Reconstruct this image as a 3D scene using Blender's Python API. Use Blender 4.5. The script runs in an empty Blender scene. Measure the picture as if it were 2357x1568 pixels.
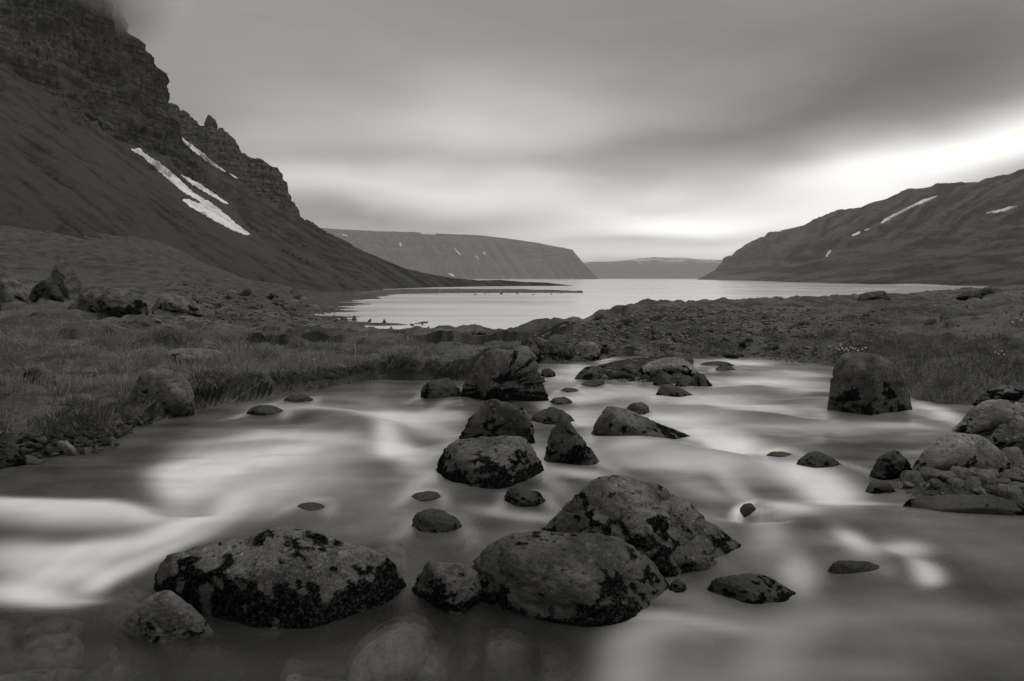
import bpy, bmesh, math, random
import numpy as np
from mathutils import Vector
from mathutils.bvhtree import BVHTree

random.seed(7)
rng = np.random.default_rng(7)
scene = bpy.context.scene
COL = scene.collection

# ------------------------------------------------------------------ camera
FPX, CX, CY, HOR = 1440.4, 1178.5, 784.0, 640.0     # photograph measured on a 2357 px wide view
CAM = np.array([0.0, 0.0, 1.5])
PITCH = math.atan((CY - HOR) / FPX)
cd = bpy.data.cameras.new('camera'); cam = bpy.data.objects.new('camera', cd); COL.objects.link(cam)
cam.location = CAM; cam.rotation_euler = (math.pi / 2 - PITCH, 0, 0)
cd.sensor_width = 36; cd.lens = 22; cd.clip_start = 0.05; cd.clip_end = 60000
scene.camera = cam
scene.view_settings.view_transform = 'Standard'; scene.view_settings.look = 'None'
scene.view_settings.gamma = 1; scene.view_settings.use_curve_mapping = False
scene.view_settings.exposure = 0.0
scene.render.engine = 'CYCLES'
cy = scene.cycles
cy.use_denoising = True
cy.max_bounces = 7; cy.diffuse_bounces = 3; cy.glossy_bounces = 3; cy.transmission_bounces = 4
cy.transparent_max_bounces = 8; cy.volume_bounces = 4
cy.sample_clamp_indirect = 4

SEA = -6.5

def ray(u, v):
    a = (np.asarray(u, float) - CX) / FPX; b = (CY - np.asarray(v, float)) / FPX
    y = math.cos(PITCH) + b * math.sin(PITCH); z = -math.sin(PITCH) + b * math.cos(PITCH)
    return a / y, z / y                               # x and z per metre of depth
def at_y(u, v, y):
    sx, sz = ray(u, v); y = np.asarray(y, float)
    return np.stack([sx * y, y + 0 * sx, CAM[2] + sz * y], -1)
def at_z(u, v, z=0.0):
    sx, sz = ray(u, v); y = (z - CAM[2]) / np.minimum(sz, -1e-5)
    return np.stack([sx * y, y, np.full_like(y, 1.0) * z], -1)
def project(P):
    q = np.asarray(P) - CAM
    f = q[..., 1] * math.cos(PITCH) - q[..., 2] * math.sin(PITCH)
    up = q[..., 1] * math.sin(PITCH) + q[..., 2] * math.cos(PITCH)
    f = np.maximum(f, 0.05)
    return CX + FPX * q[..., 0] / f, CY - FPX * up / f

# ------------------------------------------------------------------ nodes
class NT:
    def __init__(s, tree): s.t = tree; s.n = tree.nodes; s.l = tree.links
    def new(s, typ, **kw):
        n = s.n.new(typ)
        for k, v in kw.items(): setattr(n, k, v)
        return n
    def put(s, sock, v):
        if isinstance(v, bpy.types.NodeSocket): s.l.new(v, sock)
        else: sock.default_value = v
    def math(s, op, a, b=None, c=None, clamp=False):
        n = s.new('ShaderNodeMath', operation=op, use_clamp=clamp); s.put(n.inputs[0], a)
        if b is not None: s.put(n.inputs[1], b)
        if c is not None: s.put(n.inputs[2], c)
        return n.outputs[0]
    def vmath(s, op, a, b=None):
        n = s.new('ShaderNodeVectorMath', operation=op); s.put(n.inputs[0], a)
        if b is not None: s.put(n.inputs[1], b)
        return n
    def noise(s, vec, scale, detail=4, rough=.55, dist=0):
        n = s.new('ShaderNodeTexNoise'); s.put(n.inputs['Vector'], vec); n.inputs['Scale'].default_value = scale
        n.inputs['Detail'].default_value = detail; n.inputs['Roughness'].default_value = rough; n.inputs['Distortion'].default_value = dist
        return n.outputs[0]
    def ramp(s, fac, stops):
        n = s.new('ShaderNodeValToRGB'); s.put(n.inputs[0], fac); e = n.color_ramp.elements
        while len(e) < len(stops): e.new(.5)
        for q, (p, c) in zip(e, stops):
            q.position = p; q.color = (*G(c), 1)
        return n.outputs[0]
    def smooth(s, x, a, b):
        n = s.new('ShaderNodeMapRange', interpolation_type='SMOOTHSTEP'); s.put(n.inputs[0], x)
        n.inputs[1].default_value = a; n.inputs[2].default_value = b
        return n.outputs[0]
    def mix(s, f, a, b):
        n = s.new('ShaderNodeMix', data_type='RGBA'); s.put(n.inputs[0], f); s.put(n.inputs[6], a); s.put(n.inputs[7], b)
        return n.outputs[2]
    def attr(s, name):
        return s.new('ShaderNodeAttribute', attribute_name=name).outputs['Fac']
    def mapping(s, vec, scale=(1, 1, 1), rot=(0, 0, 0), loc=(0, 0, 0), typ='POINT'):
        n = s.new('ShaderNodeMapping', vector_type=typ); s.put(n.inputs[0], vec)
        n.inputs['Location'].default_value = loc; n.inputs['Rotation'].default_value = rot; n.inputs['Scale'].default_value = scale
        return n.outputs[0]
    def bump(s, h, strength, dist, normal=None):
        n = s.new('ShaderNodeBump'); s.put(n.inputs['Height'], h); n.inputs['Strength'].default_value = strength; n.inputs['Distance'].default_value = dist
        if normal is not None: s.put(n.inputs['Normal'], normal)
        return n.outputs[0]
def G(v):                                             # a grey with the photograph's faint warm toning
    return (v * 1.018, v * 1.0, v * 0.963)
def G4(v): return (*G(v), 1)

# ------------------------------------------------------------------ world: overcast sky
SUN_EL, SUN_AZ = math.radians(70), math.radians(75)   # azimuth measured from +Y towards +X
world = bpy.data.worlds.new('World'); scene.world = world; world.use_nodes = True
w = NT(world.node_tree); w.n.clear()
out = w.new('ShaderNodeOutputWorld'); bg = w.new('ShaderNodeBackground'); bg.inputs[1].default_value = 0.1
sky = w.new('ShaderNodeTexSky', sky_type='NISHITA', sun_disc=False, sun_elevation=SUN_EL, sun_rotation=SUN_AZ)
bw = w.new('ShaderNodeRGBToBW'); w.l.new(sky.outputs[0], bw.inputs[0])
tc = w.new('ShaderNodeTexCoord').outputs['Generated']
sep = w.new('ShaderNodeSeparateXYZ'); w.l.new(tc, sep.inputs[0])
az = w.math('ARCTAN2', sep.outputs[0], sep.outputs[1]); el = w.math('ARCSINE', sep.outputs[2])
comb = w.new('ShaderNodeCombineXYZ'); w.l.new(az, comb.inputs[0]); w.l.new(el, comb.inputs[1])
warpv = w.new('ShaderNodeTexNoise'); w.l.new(w.mapping(comb.outputs[0], (2.2, 6, 1), (0, 0, -.12)), warpv.inputs['Vector'])
warpv.inputs['Scale'].default_value = 1.0; warpv.inputs['Detail'].default_value = 2.5
wv = w.vmath('SUBTRACT', warpv.outputs[1], (.5, .5, .5)).outputs[0]
wv = w.vmath('MULTIPLY', wv, (.34, .13, 0)).outputs[0]
P2 = w.vmath('ADD', comb.outputs[0], wv).outputs[0]
def azel(u, v):
    sx, sz = ray(u, v); a = math.atan2(float(sx), 1.0); return a, math.atan2(float(sz), math.hypot(float(sx), 1.0))
SKY_BLOBS = [  # u, v, half width, half height, tilt (deg, up to the right), amount
    (1120, 300, 340, 120, 0, .40), (980, 440, 440, 34, 0, .50), (620, 330, 160, 130, 0, .12), (1150, 475, 420, 26, 0, .26),
    (1880, 425, 620, 44, 9, .66), (2250, 345, 300, 60, 16, .62), (2380, 300, 160, 60, 22, .25), (1640, 508, 520, 36, 2, .56), (1480, 490, 170, 26, -8, .18), (1570, 520, 150, 30, -4, .18),
    (1950, 490, 280, 46, 14, .42), (1450, 592, 700, 34, 0, .42), (1700, 565, 330, 20, 4, .22), (850, 500, 170, 22, 0, -.10),
    (1740, 455, 150, 22, 8, -.24), (1430, 548, 110, 10, 4, -.20), (1290, 560, 90, 10, 0, -.10), (1880, 250, 480, 90, 8, -.09), (1500, 352, 320, 40, 4, -.07), (2130, 90, 560, 190, 4, -.12), (1500, 80, 400, 140, 0, -.03),
    (500, 60, 300, 120, 0, .02), (1550, 500, 800, 85, 5, .30)]
acc = None
for (u, v, su, sv, rot, amt) in SKY_BLOBS:
    a0, e0 = azel(u, v); a1, _ = azel(u + su, v); _, e1 = azel(u, v - sv)
    m = w.mapping(P2, (abs(a1 - a0), abs(e1 - e0), 1), (0, 0, math.radians(rot)), (a0, e0, 0), 'TEXTURE')
    d = w.vmath('DOT_PRODUCT', m, m).outputs['Value']
    g = w.math('MULTIPLY', w.math('POWER', 2.71828, w.math('MULTIPLY', d, -1.0)), amt)
    acc = g if acc is None else w.math('ADD', acc, g)
# even overcast: dimmer band in the direction of view, the rest of the dome a little brighter towards the zenith
base = w.math('ADD', .27, w.math('MULTIPLY', w.smooth(el, .42, 1.3), .22))
streak = w.noise(w.mapping(P2, (3.4, 19, 1), (0, 0, -.12)), 1.0, 5, .6, .6)
base = w.math('ADD', base, w.math('MULTIPLY', w.math('SUBTRACT', streak, .5), w.math('ADD', .08, w.math('MULTIPLY', w.smooth(el, .25, .03), .34))))
cloud = w.math('MAXIMUM', w.math('ADD', base, acc), .10)
val = w.math('ADD', w.math('MULTIPLY', cloud, 9.4), w.math('MULTIPLY', bw.outputs[0], .06))
tint = w.vmath('MULTIPLY', (1.02, 1.0, .955), (1, 1, 1)).outputs[0]
sc_ = w.new('ShaderNodeVectorMath', operation='SCALE'); w.l.new(tint, sc_.inputs[0]); w.l.new(val, sc_.inputs['Scale'])
w.l.new(sc_.outputs[0], bg.inputs[0]); w.l.new(bg.outputs[0], out.inputs[0])

sd = bpy.data.lights.new('sun', 'SUN'); sun = bpy.data.objects.new('sun', sd); COL.objects.link(sun)
sd.energy = 1.5; sd.angle = math.radians(40); sd.color = (1, .985, .955)
sdir = Vector((math.sin(SUN_AZ) * math.cos(SUN_EL), math.cos(SUN_AZ) * math.cos(SUN_EL), math.sin(SUN_EL)))
sun.rotation_euler = sdir.to_track_quat('Z', 'Y').to_euler(); sun.location = sdir * 50

# ------------------------------------------------------------------ noise in numpy
_perm = np.random.RandomState(3).permutation(512).astype(np.int64) % 256
_perm = np.concatenate([_perm, _perm])
_gr = np.random.RandomState(4).normal(size=(256, 3)); _gr /= np.linalg.norm(_gr, axis=1)[:, None]
def pnoise(P):
    P = np.asarray(P, float); i = np.floor(P).astype(np.int64); f = P - i; i &= 255
    w_ = f * f * f * (f * (f * 6 - 15) + 10); r = 0
    for dx in (0, 1):
        for dy in (0, 1):
            for dz in (0, 1):
                h = _perm[(_perm[(_perm[(i[:, 0] + dx) & 255] + i[:, 1] + dy) & 255] + i[:, 2] + dz) & 255]
                g = _gr[h & 255]
                dt = g[:, 0] * (f[:, 0] - dx) + g[:, 1] * (f[:, 1] - dy) + g[:, 2] * (f[:, 2] - dz)
                r = r + dt * (w_[:, 0] if dx else 1 - w_[:, 0]) * (w_[:, 1] if dy else 1 - w_[:, 1]) * (w_[:, 2] if dz else 1 - w_[:, 2])
    return r * 1.6
def fbm(P, octv=4, gain=.5, lac=2.03):
    r = 0; a = 1; P = np.asarray(P, float)
    for k in range(octv):
        r = r + a * pnoise(P + 17.3 * k); P = P * lac; a *= gain
    return r
def ridged(P, octv=3):
    r = 0; a = 1; P = np.asarray(P, float)
    for k in range(octv):
        r = r + a * (1 - 2 * np.abs(pnoise(P + 9.1 * k))); P = P * 2.1; a *= .5
    return r
def sstep(x, a, b):
    t = np.clip((x - a) / (b - a), 0, 1); return t * t * (3 - 2 * t)

# ------------------------------------------------------------------ objects
def link_mesh(name, V, F, mat, smooth=True, parent=None, attrs=None):
    me = bpy.data.meshes.new(name); V = np.asarray(V, np.float32); F = np.asarray(F, np.int32)
    n, k = F.shape
    me.vertices.add(len(V)); me.vertices.foreach_set('co', V.ravel())
    me.loops.add(n * k); me.loops.foreach_set('vertex_index', F.ravel())
    me.polygons.add(n); me.polygons.foreach_set('loop_start', np.arange(0, n * k, k, dtype=np.int32))
    me.update(calc_edges=True)
    me.polygons.foreach_set('use_smooth', np.full(n, smooth))
    for a, d in (attrs or {}).items():
        at = me.attributes.new(a, 'FLOAT', 'POINT'); at.data.foreach_set('value', np.asarray(d, np.float32))
    me.materials.append(mat)
    o = bpy.data.objects.new(name, me); COL.objects.link(o)
    if parent is not None: o.parent = parent
    return o
def tag(o, label=None, cat=None, group=None, kind=None):
    if label: o['label'] = label
    if cat: o['category'] = cat
    if group: o['group'] = group
    if kind: o['kind'] = kind
    return o
def grid_faces(nr, nc):
    i = np.arange(nr * nc).reshape(nr, nc)
    return np.stack([i[:-1, :-1], i[:-1, 1:], i[1:, 1:], i[1:, :-1]], -1).reshape(-1, 4)
def grid_normals(P):
    a = np.gradient(P, axis=1); b = np.gradient(P, axis=0); n = np.cross(a, b)
    return n / np.maximum(np.linalg.norm(n, axis=-1, keepdims=True), 1e-9)

# ------------------------------------------------------------------ materials
def new_mat(name):
    m = bpy.data.materials.new(name); m.use_nodes = True; t = NT(m.node_tree); t.n.clear()
    o = t.new('ShaderNodeOutputMaterial'); return m, t, o
def principled(t, o, color, rough=.9, normal=None, spec=.3):
    b = t.new('ShaderNodeBsdfPrincipled'); t.put(b.inputs['Base Color'], color); t.put(b.inputs['Roughness'], rough)
    b.inputs['Specular IOR Level'].default_value = spec
    if normal is not None: t.put(b.inputs['Normal'], normal)
    t.l.new(b.outputs[0], o.inputs[0]); return b

def rock_material(name, lo, hi, lichen, far=False):
    m, t, o = new_mat(name)
    co = t.new('ShaderNodeTexCoord').outputs['Object']; rnd = t.new('ShaderNodeObjectInfo').outputs['Random']
    off = t.new('ShaderNodeCombineXYZ'); t.put(off.inputs[0], t.math('MULTIPLY', rnd, 37.0)); t.put(off.inputs[2], t.math('MULTIPLY', rnd, 11.0))
    p = t.vmath('ADD', co, off.outputs[0]).outputs[0]
    big = t.noise(p, 3.5, 5, .6); grain = t.noise(p, 85, 4, .75); mid = t.noise(p, 15, 5, .7)
    c = t.mix(t.smooth(big, .36, .64), G4(lo * .85), G4(hi * 1.1))
    c = t.mix(t.math('MULTIPLY', t.smooth(grain, .50, .63), t.math('MULTIPLY', t.math('FRACT', t.math('MULTIPLY', rnd, 13.7)), .65)), c, G4(hi * 1.7))
    c = t.mix(t.math('MULTIPLY', t.smooth(grain, .47, .36), .55), c, G4(lo * .25))
    c = t.mix(t.math('MULTIPLY', t.smooth(mid, .48, .36), .7), c, G4(lo * .35))
    li = t.math('MULTIPLY', t.math('MULTIPLY', t.math('FRACT', t.math('MULTIPLY', rnd, 7.3)), 1.3, clamp=True), t.math('MULTIPLY', t.smooth(t.noise(p, 8.5, 9, .8), .52, .66), lichen))
    c = t.mix(li, c, G4(min(.55, hi * 1.6)))
    ls = t.new('ShaderNodeTexVoronoi'); t.put(ls.inputs['Vector'], t.vmath('ADD', p, (3.3, 1.7, 8.1)).outputs[0]); ls.inputs['Scale'].default_value = 17
    lm = t.math('MULTIPLY', t.smooth(t.math('ADD', ls.outputs['Distance'], t.math('MULTIPLY', t.math('SUBTRACT', t.noise(p, 70, 3), .5), .3)), .24, .12), t.smooth(t.noise(p, 2.2, 3), .46, .58))
    c = t.mix(t.math('MULTIPLY', lm, .75 * lichen), c, G4(min(.5, hi * 2.2)))
    pit = t.new('ShaderNodeTexVoronoi'); t.put(pit.inputs['Vector'], p); pit.inputs['Scale'].default_value = 19
    pm = t.math('MULTIPLY', t.smooth(pit.outputs['Distance'], .26, .14), t.smooth(t.noise(p, 5, 2), .5, .6))
    c = t.mix(t.math('MULTIPLY', pm, .85), c, G4(.012))
    vv = t.math('ADD', .72, t.math('MULTIPLY', rnd, .55)); sv = t.new('ShaderNodeVectorMath', operation='SCALE'); t.put(sv.inputs[0], c); t.put(sv.inputs['Scale'], vv); c = sv.outputs[0]
    wet = t.attr('wet'); c = t.mix(t.math('MULTIPLY', wet, .62), c, G4(.03))
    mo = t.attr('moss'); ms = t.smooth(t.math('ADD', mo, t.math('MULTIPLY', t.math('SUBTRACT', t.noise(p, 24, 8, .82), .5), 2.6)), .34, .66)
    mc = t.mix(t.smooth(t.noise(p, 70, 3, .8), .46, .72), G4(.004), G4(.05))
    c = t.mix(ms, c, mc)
    rough = t.math('SUBTRACT', .92, t.math('MULTIPLY', wet, .45))
    h = t.math('ADD', t.math('MULTIPLY', grain, .35), mid)
    n = t.bump(h, .8, .035); n = t.bump(t.math('MULTIPLY', pm, -1.0), .5, .02, n)
    pb = principled(t, o, c, rough, n, .25); t.put(pb.inputs['Specular IOR Level'], t.math('MULTIPLY', t.math('SUBTRACT', 1.0, ms), .25))
    return m
M_ROCK = rock_material('river_rock', .055, .125, .85)
M_PALE = rock_material('pale_rock', .12, .22, .6)
M_COBBLE = rock_material('cobble', .22, .36, .2)
M_DARK = rock_material('dark_rock', .03, .075, .5)

def ground_material():
    m, t, o = new_mat('tundra_ground')
    g = t.new('ShaderNodeNewGeometry'); p = g.outputs['Position']
    n1 = t.noise(p, .35, 6, .62); n2 = t.noise(p, 3.2, 6, .7); n3 = t.noise(p, 26, 4, .7)
    c = t.mix(t.smooth(n1, .36, .66), G4(.05), G4(.14))
    c = t.mix(t.math('MULTIPLY', t.smooth(n2, .52, .72), .7), c, G4(.16))
    c = t.mix(t.math('MULTIPLY', t.smooth(n2, .47, .30), .8), c, G4(.016))
    c = t.mix(t.math('MULTIPLY', t.smooth(n3, .50, .34), .6), c, G4(.014))
    c = t.mix(t.math('MULTIPLY', t.smooth(n3, .56, .74), .5), c, G4(.19))
    c = t.mix(t.attr('scree'), c, t.mix(t.smooth(t.noise(p, .5, 7, .7), .36, .64), G4(.038), G4(.085)))
    # bare dark earth, overhang shade painted in, where the bank is cut steep, stony bed under the stream
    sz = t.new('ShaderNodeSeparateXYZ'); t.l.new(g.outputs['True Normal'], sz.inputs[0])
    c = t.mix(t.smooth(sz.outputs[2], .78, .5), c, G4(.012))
    bed = t.attr('bed'); v = t.new('ShaderNodeTexVoronoi'); t.put(v.inputs['Vector'], p); v.inputs['Scale'].default_value = 7
    bc = t.mix(t.smooth(v.outputs['Distance'], .15, .55), G4(.085), G4(.018))
    bc = t.mix(t.noise(p, 30, 3), bc, G4(.04))
    c = t.mix(bed, c, bc)
    nn = t.bump(t.math('ADD', n3, t.math('MULTIPLY', n2, 2.0)), .8, .06)
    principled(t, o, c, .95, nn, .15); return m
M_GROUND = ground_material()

def mountain_material(name, lo, hi, scale, band, snow=None):
    m, t, o = new_mat(name)
    g = t.new('ShaderNodeNewGeometry'); p = t.mapping(g.outputs['Position'], (1 / scale,) * 3)
    cl = t.attr('cliff')
    fine = t.noise(p, 9, 8, .72); mid = t.noise(t.mapping(p, (1, 1, .35)), 2.5, 6, .65); strat = t.noise(t.mapping(p, (.25, .25, 5.0)), 2.2, 6, .7)
    c = t.mix(t.smooth(mid, .32, .68), G4(lo), G4(hi))
    c = t.mix(t.math('MULTIPLY', t.smooth(fine, .52, .68), .7), c, G4(hi * 1.8))
    c = t.mix(t.math('MULTIPLY', t.smooth(fine, .46, .3), .6), c, G4(lo * .5))
    rc = t.mix(t.smooth(t.math('ADD', t.math('MULTIPLY', strat, .5), t.math('MULTIPLY', t.noise(t.mapping(p, (3.2, 3.2, .9)), 2.4, 8, .75), .5)), .42, .58), G4(lo * .2), G4(hi * 1.5))
    rc = t.mix(t.math('MULTIPLY', t.smooth(fine, .53, .64), .7), rc, G4(hi * 2.2))
    rc = t.mix(t.math('MULTIPLY', t.smooth(fine, .5, .32), .8), rc, G4(lo * .25))
    st = t.attr('streak'); c = t.mix(t.math('MULTIPLY', t.smooth(st, .0, .7), .75), c, G4(hi * 1.3)); c = t.mix(t.math('MULTIPLY', t.smooth(st, .0, -.6), .75), c, G4(lo * .5))  # gully shading painted into the colour as lighter and darker streaks
    c = t.mix(t.math('MULTIPLY', cl, band), c, rc)
    if snow:
        sp = t.new('ShaderNodeSeparateXYZ'); t.l.new(g.outputs['Position'], sp.inputs[0])
        hgt = t.smooth(sp.outputs[2], snow[0], snow[1])
        sn = t.noise(t.mapping(g.outputs['Position'], (1 / 190, 1 / 190, 1 / 15)), 1, 6, .68)
        s_ = t.smooth(t.math('ADD', sn, t.math('MULTIPLY', hgt, .34)), .78, .83)
        c = t.mix(t.math('MULTIPLY', s_, t.smooth(hgt, .02, .3)), c, G4(.8))
    n = t.bump(t.math('ADD', fine, mid), 1.0, scale * .4)
    principled(t, o, c, .95, n, .1); return m
M_CLIFF = mountain_material('cliff_and_scree', .042, .118, 28, .9)
M_HILL = mountain_material('grassy_hill', .045, .135, 70, .35)
M_FAR = mountain_material('far_fell', .075, .13, 260, .5)
M_FARSNOW = mountain_material('far_snowy_fell', .08, .12, 300, .3, (110, 240))

def snow_material():
    m, t, o = new_mat('old_snow'); g = t.new('ShaderNodeNewGeometry')
    n = t.smooth(t.noise(g.outputs['Position'], .09, 8, .75), .3, .6)
    principled(t, o, t.mix(n, G4(.34), G4(.78)), .8, None, .2); return m
M_SNOW = snow_material()

def grass_material():
    m, t, o = new_mat('grass_blades'); k = t.attr('tone')
    c = t.ramp(k, [(0, .012), (.28, .055), (.52, .16), (.8, .34), (1, .55)])
    d = t.new('ShaderNodeBsdfDiffuse'); t.put(d.inputs[0], c); tr = t.new('ShaderNodeBsdfTranslucent'); t.put(tr.inputs[0], c)
    mx = t.new('ShaderNodeMixShader'); mx.inputs[0].default_value = .3; t.l.new(d.outputs[0], mx.inputs[1]); t.l.new(tr.outputs[0], mx.inputs[2])
    t.l.new(mx.outputs[0], o.inputs[0]); return m
M_GRASS = grass_material()

def stream_material():
    m, t, o = new_mat('silky_stream_water')
    g = t.new('ShaderNodeNewGeometry'); p = g.outputs['Position']
    foam = t.attr('foam')
    gl = t.new('ShaderNodeBsdfGlossy'); gl.inputs[0].default_value = G4(1); gl.inputs['Roughness'].default_value = .28
    rf = t.new('ShaderNodeBsdfRefraction'); rf.inputs[0].default_value = G4(.82); rf.inputs['Roughness'].default_value = .22; rf.inputs['IOR'].default_value = 1.2
    tp = t.new('ShaderNodeBsdfTransparent'); tp.inputs[0].default_value = G4(.72)
    m0 = t.new('ShaderNodeMixShader'); m0.inputs[0].default_value = .6; t.l.new(rf.outputs[0], m0.inputs[1]); t.l.new(tp.outputs[0], m0.inputs[2])
    df = t.new('ShaderNodeBsdfDiffuse'); df.inputs[0].default_value = G4(.9)
    tl = t.new('ShaderNodeBsdfTranslucent'); tl.inputs[0].default_value = G4(.7)
    m1 = t.new('ShaderNodeMixShader'); m1.inputs[0].default_value = .12; t.l.new(df.outputs[0], m1.inputs[1]); t.l.new(tl.outputs[0], m1.inputs[2])
    m2 = t.new('ShaderNodeMixShader'); t.put(m2.inputs[0], foam); t.l.new(m0.outputs[0], m2.inputs[1]); t.l.new(m1.outputs[0], m2.inputs[2])
    fr = t.new('ShaderNodeFresnel'); fr.inputs[0].default_value = 1.33
    m3 = t.new('ShaderNodeMixShader'); t.put(m3.inputs[0], t.math('MULTIPLY', fr.outputs[0], .82)); t.l.new(m2.outputs[0], m3.inputs[1]); t.l.new(gl.outputs[0], m3.inputs[2])
    t.l.new(m3.outputs[0], o.inputs[0]); return m
M_STREAM = stream_material()

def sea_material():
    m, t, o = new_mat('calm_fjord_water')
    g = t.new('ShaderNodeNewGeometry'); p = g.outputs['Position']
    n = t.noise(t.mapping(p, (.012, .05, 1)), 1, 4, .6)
    b = principled(t, o, G4(.6), .2, None, .5); b.inputs['IOR'].default_value = 1.33  # pale base colour stands in for sky reflected off the ruffled water
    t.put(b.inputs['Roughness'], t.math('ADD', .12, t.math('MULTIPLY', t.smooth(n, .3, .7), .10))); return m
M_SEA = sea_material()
M_WOOD, t_, o_ = new_mat('bleached_wood'); principled(t_, o_, t_.mix(t_.noise(t_.new('ShaderNodeTexCoord').outputs['Object'], 60), G4(.45), G4(.7)), .8)
M_PETAL, t_, o_ = new_mat('white_cotton_head'); principled(t_, o_, t_.mix(t_.noise(t_.new('ShaderNodeTexCoord').outputs['Object'], 90), G4(.6), G4(.85)), .9)

# ------------------------------------------------------------------ the ground: one sheet, stream bed, banks and shores
px = lambda pts: at_z([q[0] for q in pts], [q[1] for q in pts], 0.0)[:, :2]
LEFT_BANK = [(-260, 1150), (0, 1085), (100, 1058), (250, 1030), (300, 990), (400, 962), (480, 938), (560, 925), (640, 908), (720, 900), (800, 886), (880, 874), (960, 874), (1060, 880), (1150, 860), (1240, 838), (1320, 832), (1380, 828), (1420, 822)]
RIGHT_BANK = [(1500, 822), (1600, 824), (1700, 826), (1800, 833), (1900, 850), (2000, 880), (2100, 922), (2215, 945), (2225, 1000), (2080, 1050), (2010, 1105), (2075, 1165), (2180, 1190), (2357, 1205), (2600, 1240)]
STREAM = np.concatenate([[(-9, -4), (-8, 2.5)], px(LEFT_BANK), px(RIGHT_BANK), [(6, 1.5), (8, -4)]])
def poly_sd(X, Y, poly):
    """signed distance, positive outside"""
    d = np.full(X.shape, 1e9); ins = np.zeros(X.shape, bool); n = len(poly)
    for i in range(n):
        ax, ay = poly[i]; bx, by = poly[(i + 1) % n]; ex, ey = bx - ax, by - ay
        t = np.clip(((X - ax) * ex + (Y - ay) * ey) / (ex * ex + ey * ey + 1e-12), 0, 1)
        d = np.minimum(d, np.hypot(X - ax - t * ex, Y - ay - t * ey))
        c = ((ay > Y) != (by > Y)) & (X < (bx - ax) * (Y - ay) / (by - ay + 1e-12) + ax); ins ^= c
    return np.where(ins, -d, d)
Z = lambda z: ('z', z)
COLS = {
    -1500: [(3, Z(.3)), (6, Z(.5)), (12, Z(.8)), (30, Z(1.6)), (60, Z(5)), (120, Z(16)), (220, Z(50)), (400, Z(120))],
    0: [(4.2, Z(.2)), (6.5, 915), (10, 800), (18, 735), (28, 692), (60, 636), (130, 575), (220, 500), (400, 400)],
    300: [(5.5, Z(.15)), (7, 905), (10, 815), (16, 765), (25, 722), (45, 685), (90, 640), (150, 600), (240, 550), (400, 520)],
    600: [(7, Z(.2)), (10, 830), (16, 775), (26, 748), (50, 722), (100, 692), (200, 660), (300, 645), (420, 640)],
    720: [(7.5, Z(.2)), (10, 833), (16, 785), (30, 758), (60, 745), (126, Z(-6.6)), (150, Z(-6.4)), (180, 702), (240, 682), (340, 668), (420, 663)],
    850: [(8, Z(.2)), (10.5, 840), (16, 790), (30, 768), (50, 760), (95, Z(-6.75)), (190, Z(-6.7)), (220, 692), (300, 676), (400, 668)],
    950: [(8.5, Z(.2)), (11, 835), (17, 785), (28, 768), (45, Z(-4)), (75, Z(-7.2)), (250, Z(-8.5)), (290, Z(-7)), (400, Z(-7))],
    1100: [(9.5, Z(.2)), (12, 815), (18, 778), (23, 765), (32, Z(-2.2)), (60, Z(-8)), (400, Z(-10))],
    1190: [(10, Z(.15)), (13, 800), (16, 778), (19, 768), (32, Z(-3)), (60, Z(-9)), (400, Z(-10))],
    1260: [(11, Z(.1)), (13, 790), (16.5, 755), (20, Z(-.3)), (40, Z(-5)), (70, Z(-10)), (400, Z(-10))],
    1380: [(11.8, Z(.1)), (14, 775), (21, 725), (26, Z(0)), (60, Z(-7)), (90, Z(-10)), (400, Z(-10))],
    1480: [(11.8, Z(.1)), (15, 765), (22, 715), (28, 697), (35, Z(0)), (60, Z(-5)), (100, Z(-10)), (400, Z(-10))],
    1750: [(11, Z(.1)), (14, 770), (20, 725), (32, 692), (42, Z(.1)), (80, Z(-6)), (120, Z(-10)), (400, Z(-10))],
    2000: [(9.5, Z(.25)), (12, 775), (20, 717), (36, 688), (50, Z(.1)), (90, Z(-6)), (140, Z(-10)), (400, Z(-10))],
    2357: [(4.2, Z(.12)), (6.5, Z(.3)), (9, 840), (13, 760), (24, 702), (48, 667), (65, Z(.4)), (110, Z(-5)), (160, Z(-10)), (400, Z(-10))],
    3200: [(3, Z(.3)), (6, Z(.5)), (20, Z(.8)), (60, Z(1)), (120, Z(-4)), (200, Z(-10)), (400, Z(-10))]}
LYG = np.linspace(math.log(1.5), math.log(420), 260)
_cs, _tab = [], []
for u, pts in COLS.items():
    _cs.append(float(ray(u, 700)[0]))
    ys = [math.log(p[0]) for p in pts]; zs = [p[1][1] if isinstance(p[1], tuple) else float(at_y(u, p[1], p[0])[2]) for p in pts]
    r = np.interp(LYG, ys, zs); k = np.exp(-np.linspace(-2, 2, 17) ** 2); k /= k.sum()
    _tab.append(np.convolve(np.pad(r, 8, 'edge'), k, 'valid'))
_cs = np.array(_cs); _tab = np.array(_tab)
def table_z(x, y):
    yy = np.clip(y, 2.5, 419); s = np.clip(x / yy, _cs[0], _cs[-1])
    ci = np.clip(np.searchsorted(_cs, s) - 1, 0, len(_cs) - 2); ct = (s - _cs[ci]) / (_cs[ci + 1] - _cs[ci]); ct = ct * ct * (3 - 2 * ct) * .6 + ct * .4
    ly = (np.log(yy) - LYG[0]) / (LYG[1] - LYG[0]); li = np.clip(ly.astype(int), 0, len(LYG) - 2); lt = ly - li
    g = lambda c, l: _tab[c, l]
    return (g(ci, li) * (1 - ct) + g(ci + 1, li) * ct) * (1 - lt) + (g(ci, li + 1) * (1 - ct) + g(ci + 1, li + 1) * ct) * lt
ISLAND = px([(1325, 872), (1345, 850), (1400, 838), (1470, 828), (1540, 822), (1600, 835), (1625, 872), (1600, 890), (1540, 884), (1440, 880), (1380, 880)])
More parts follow.
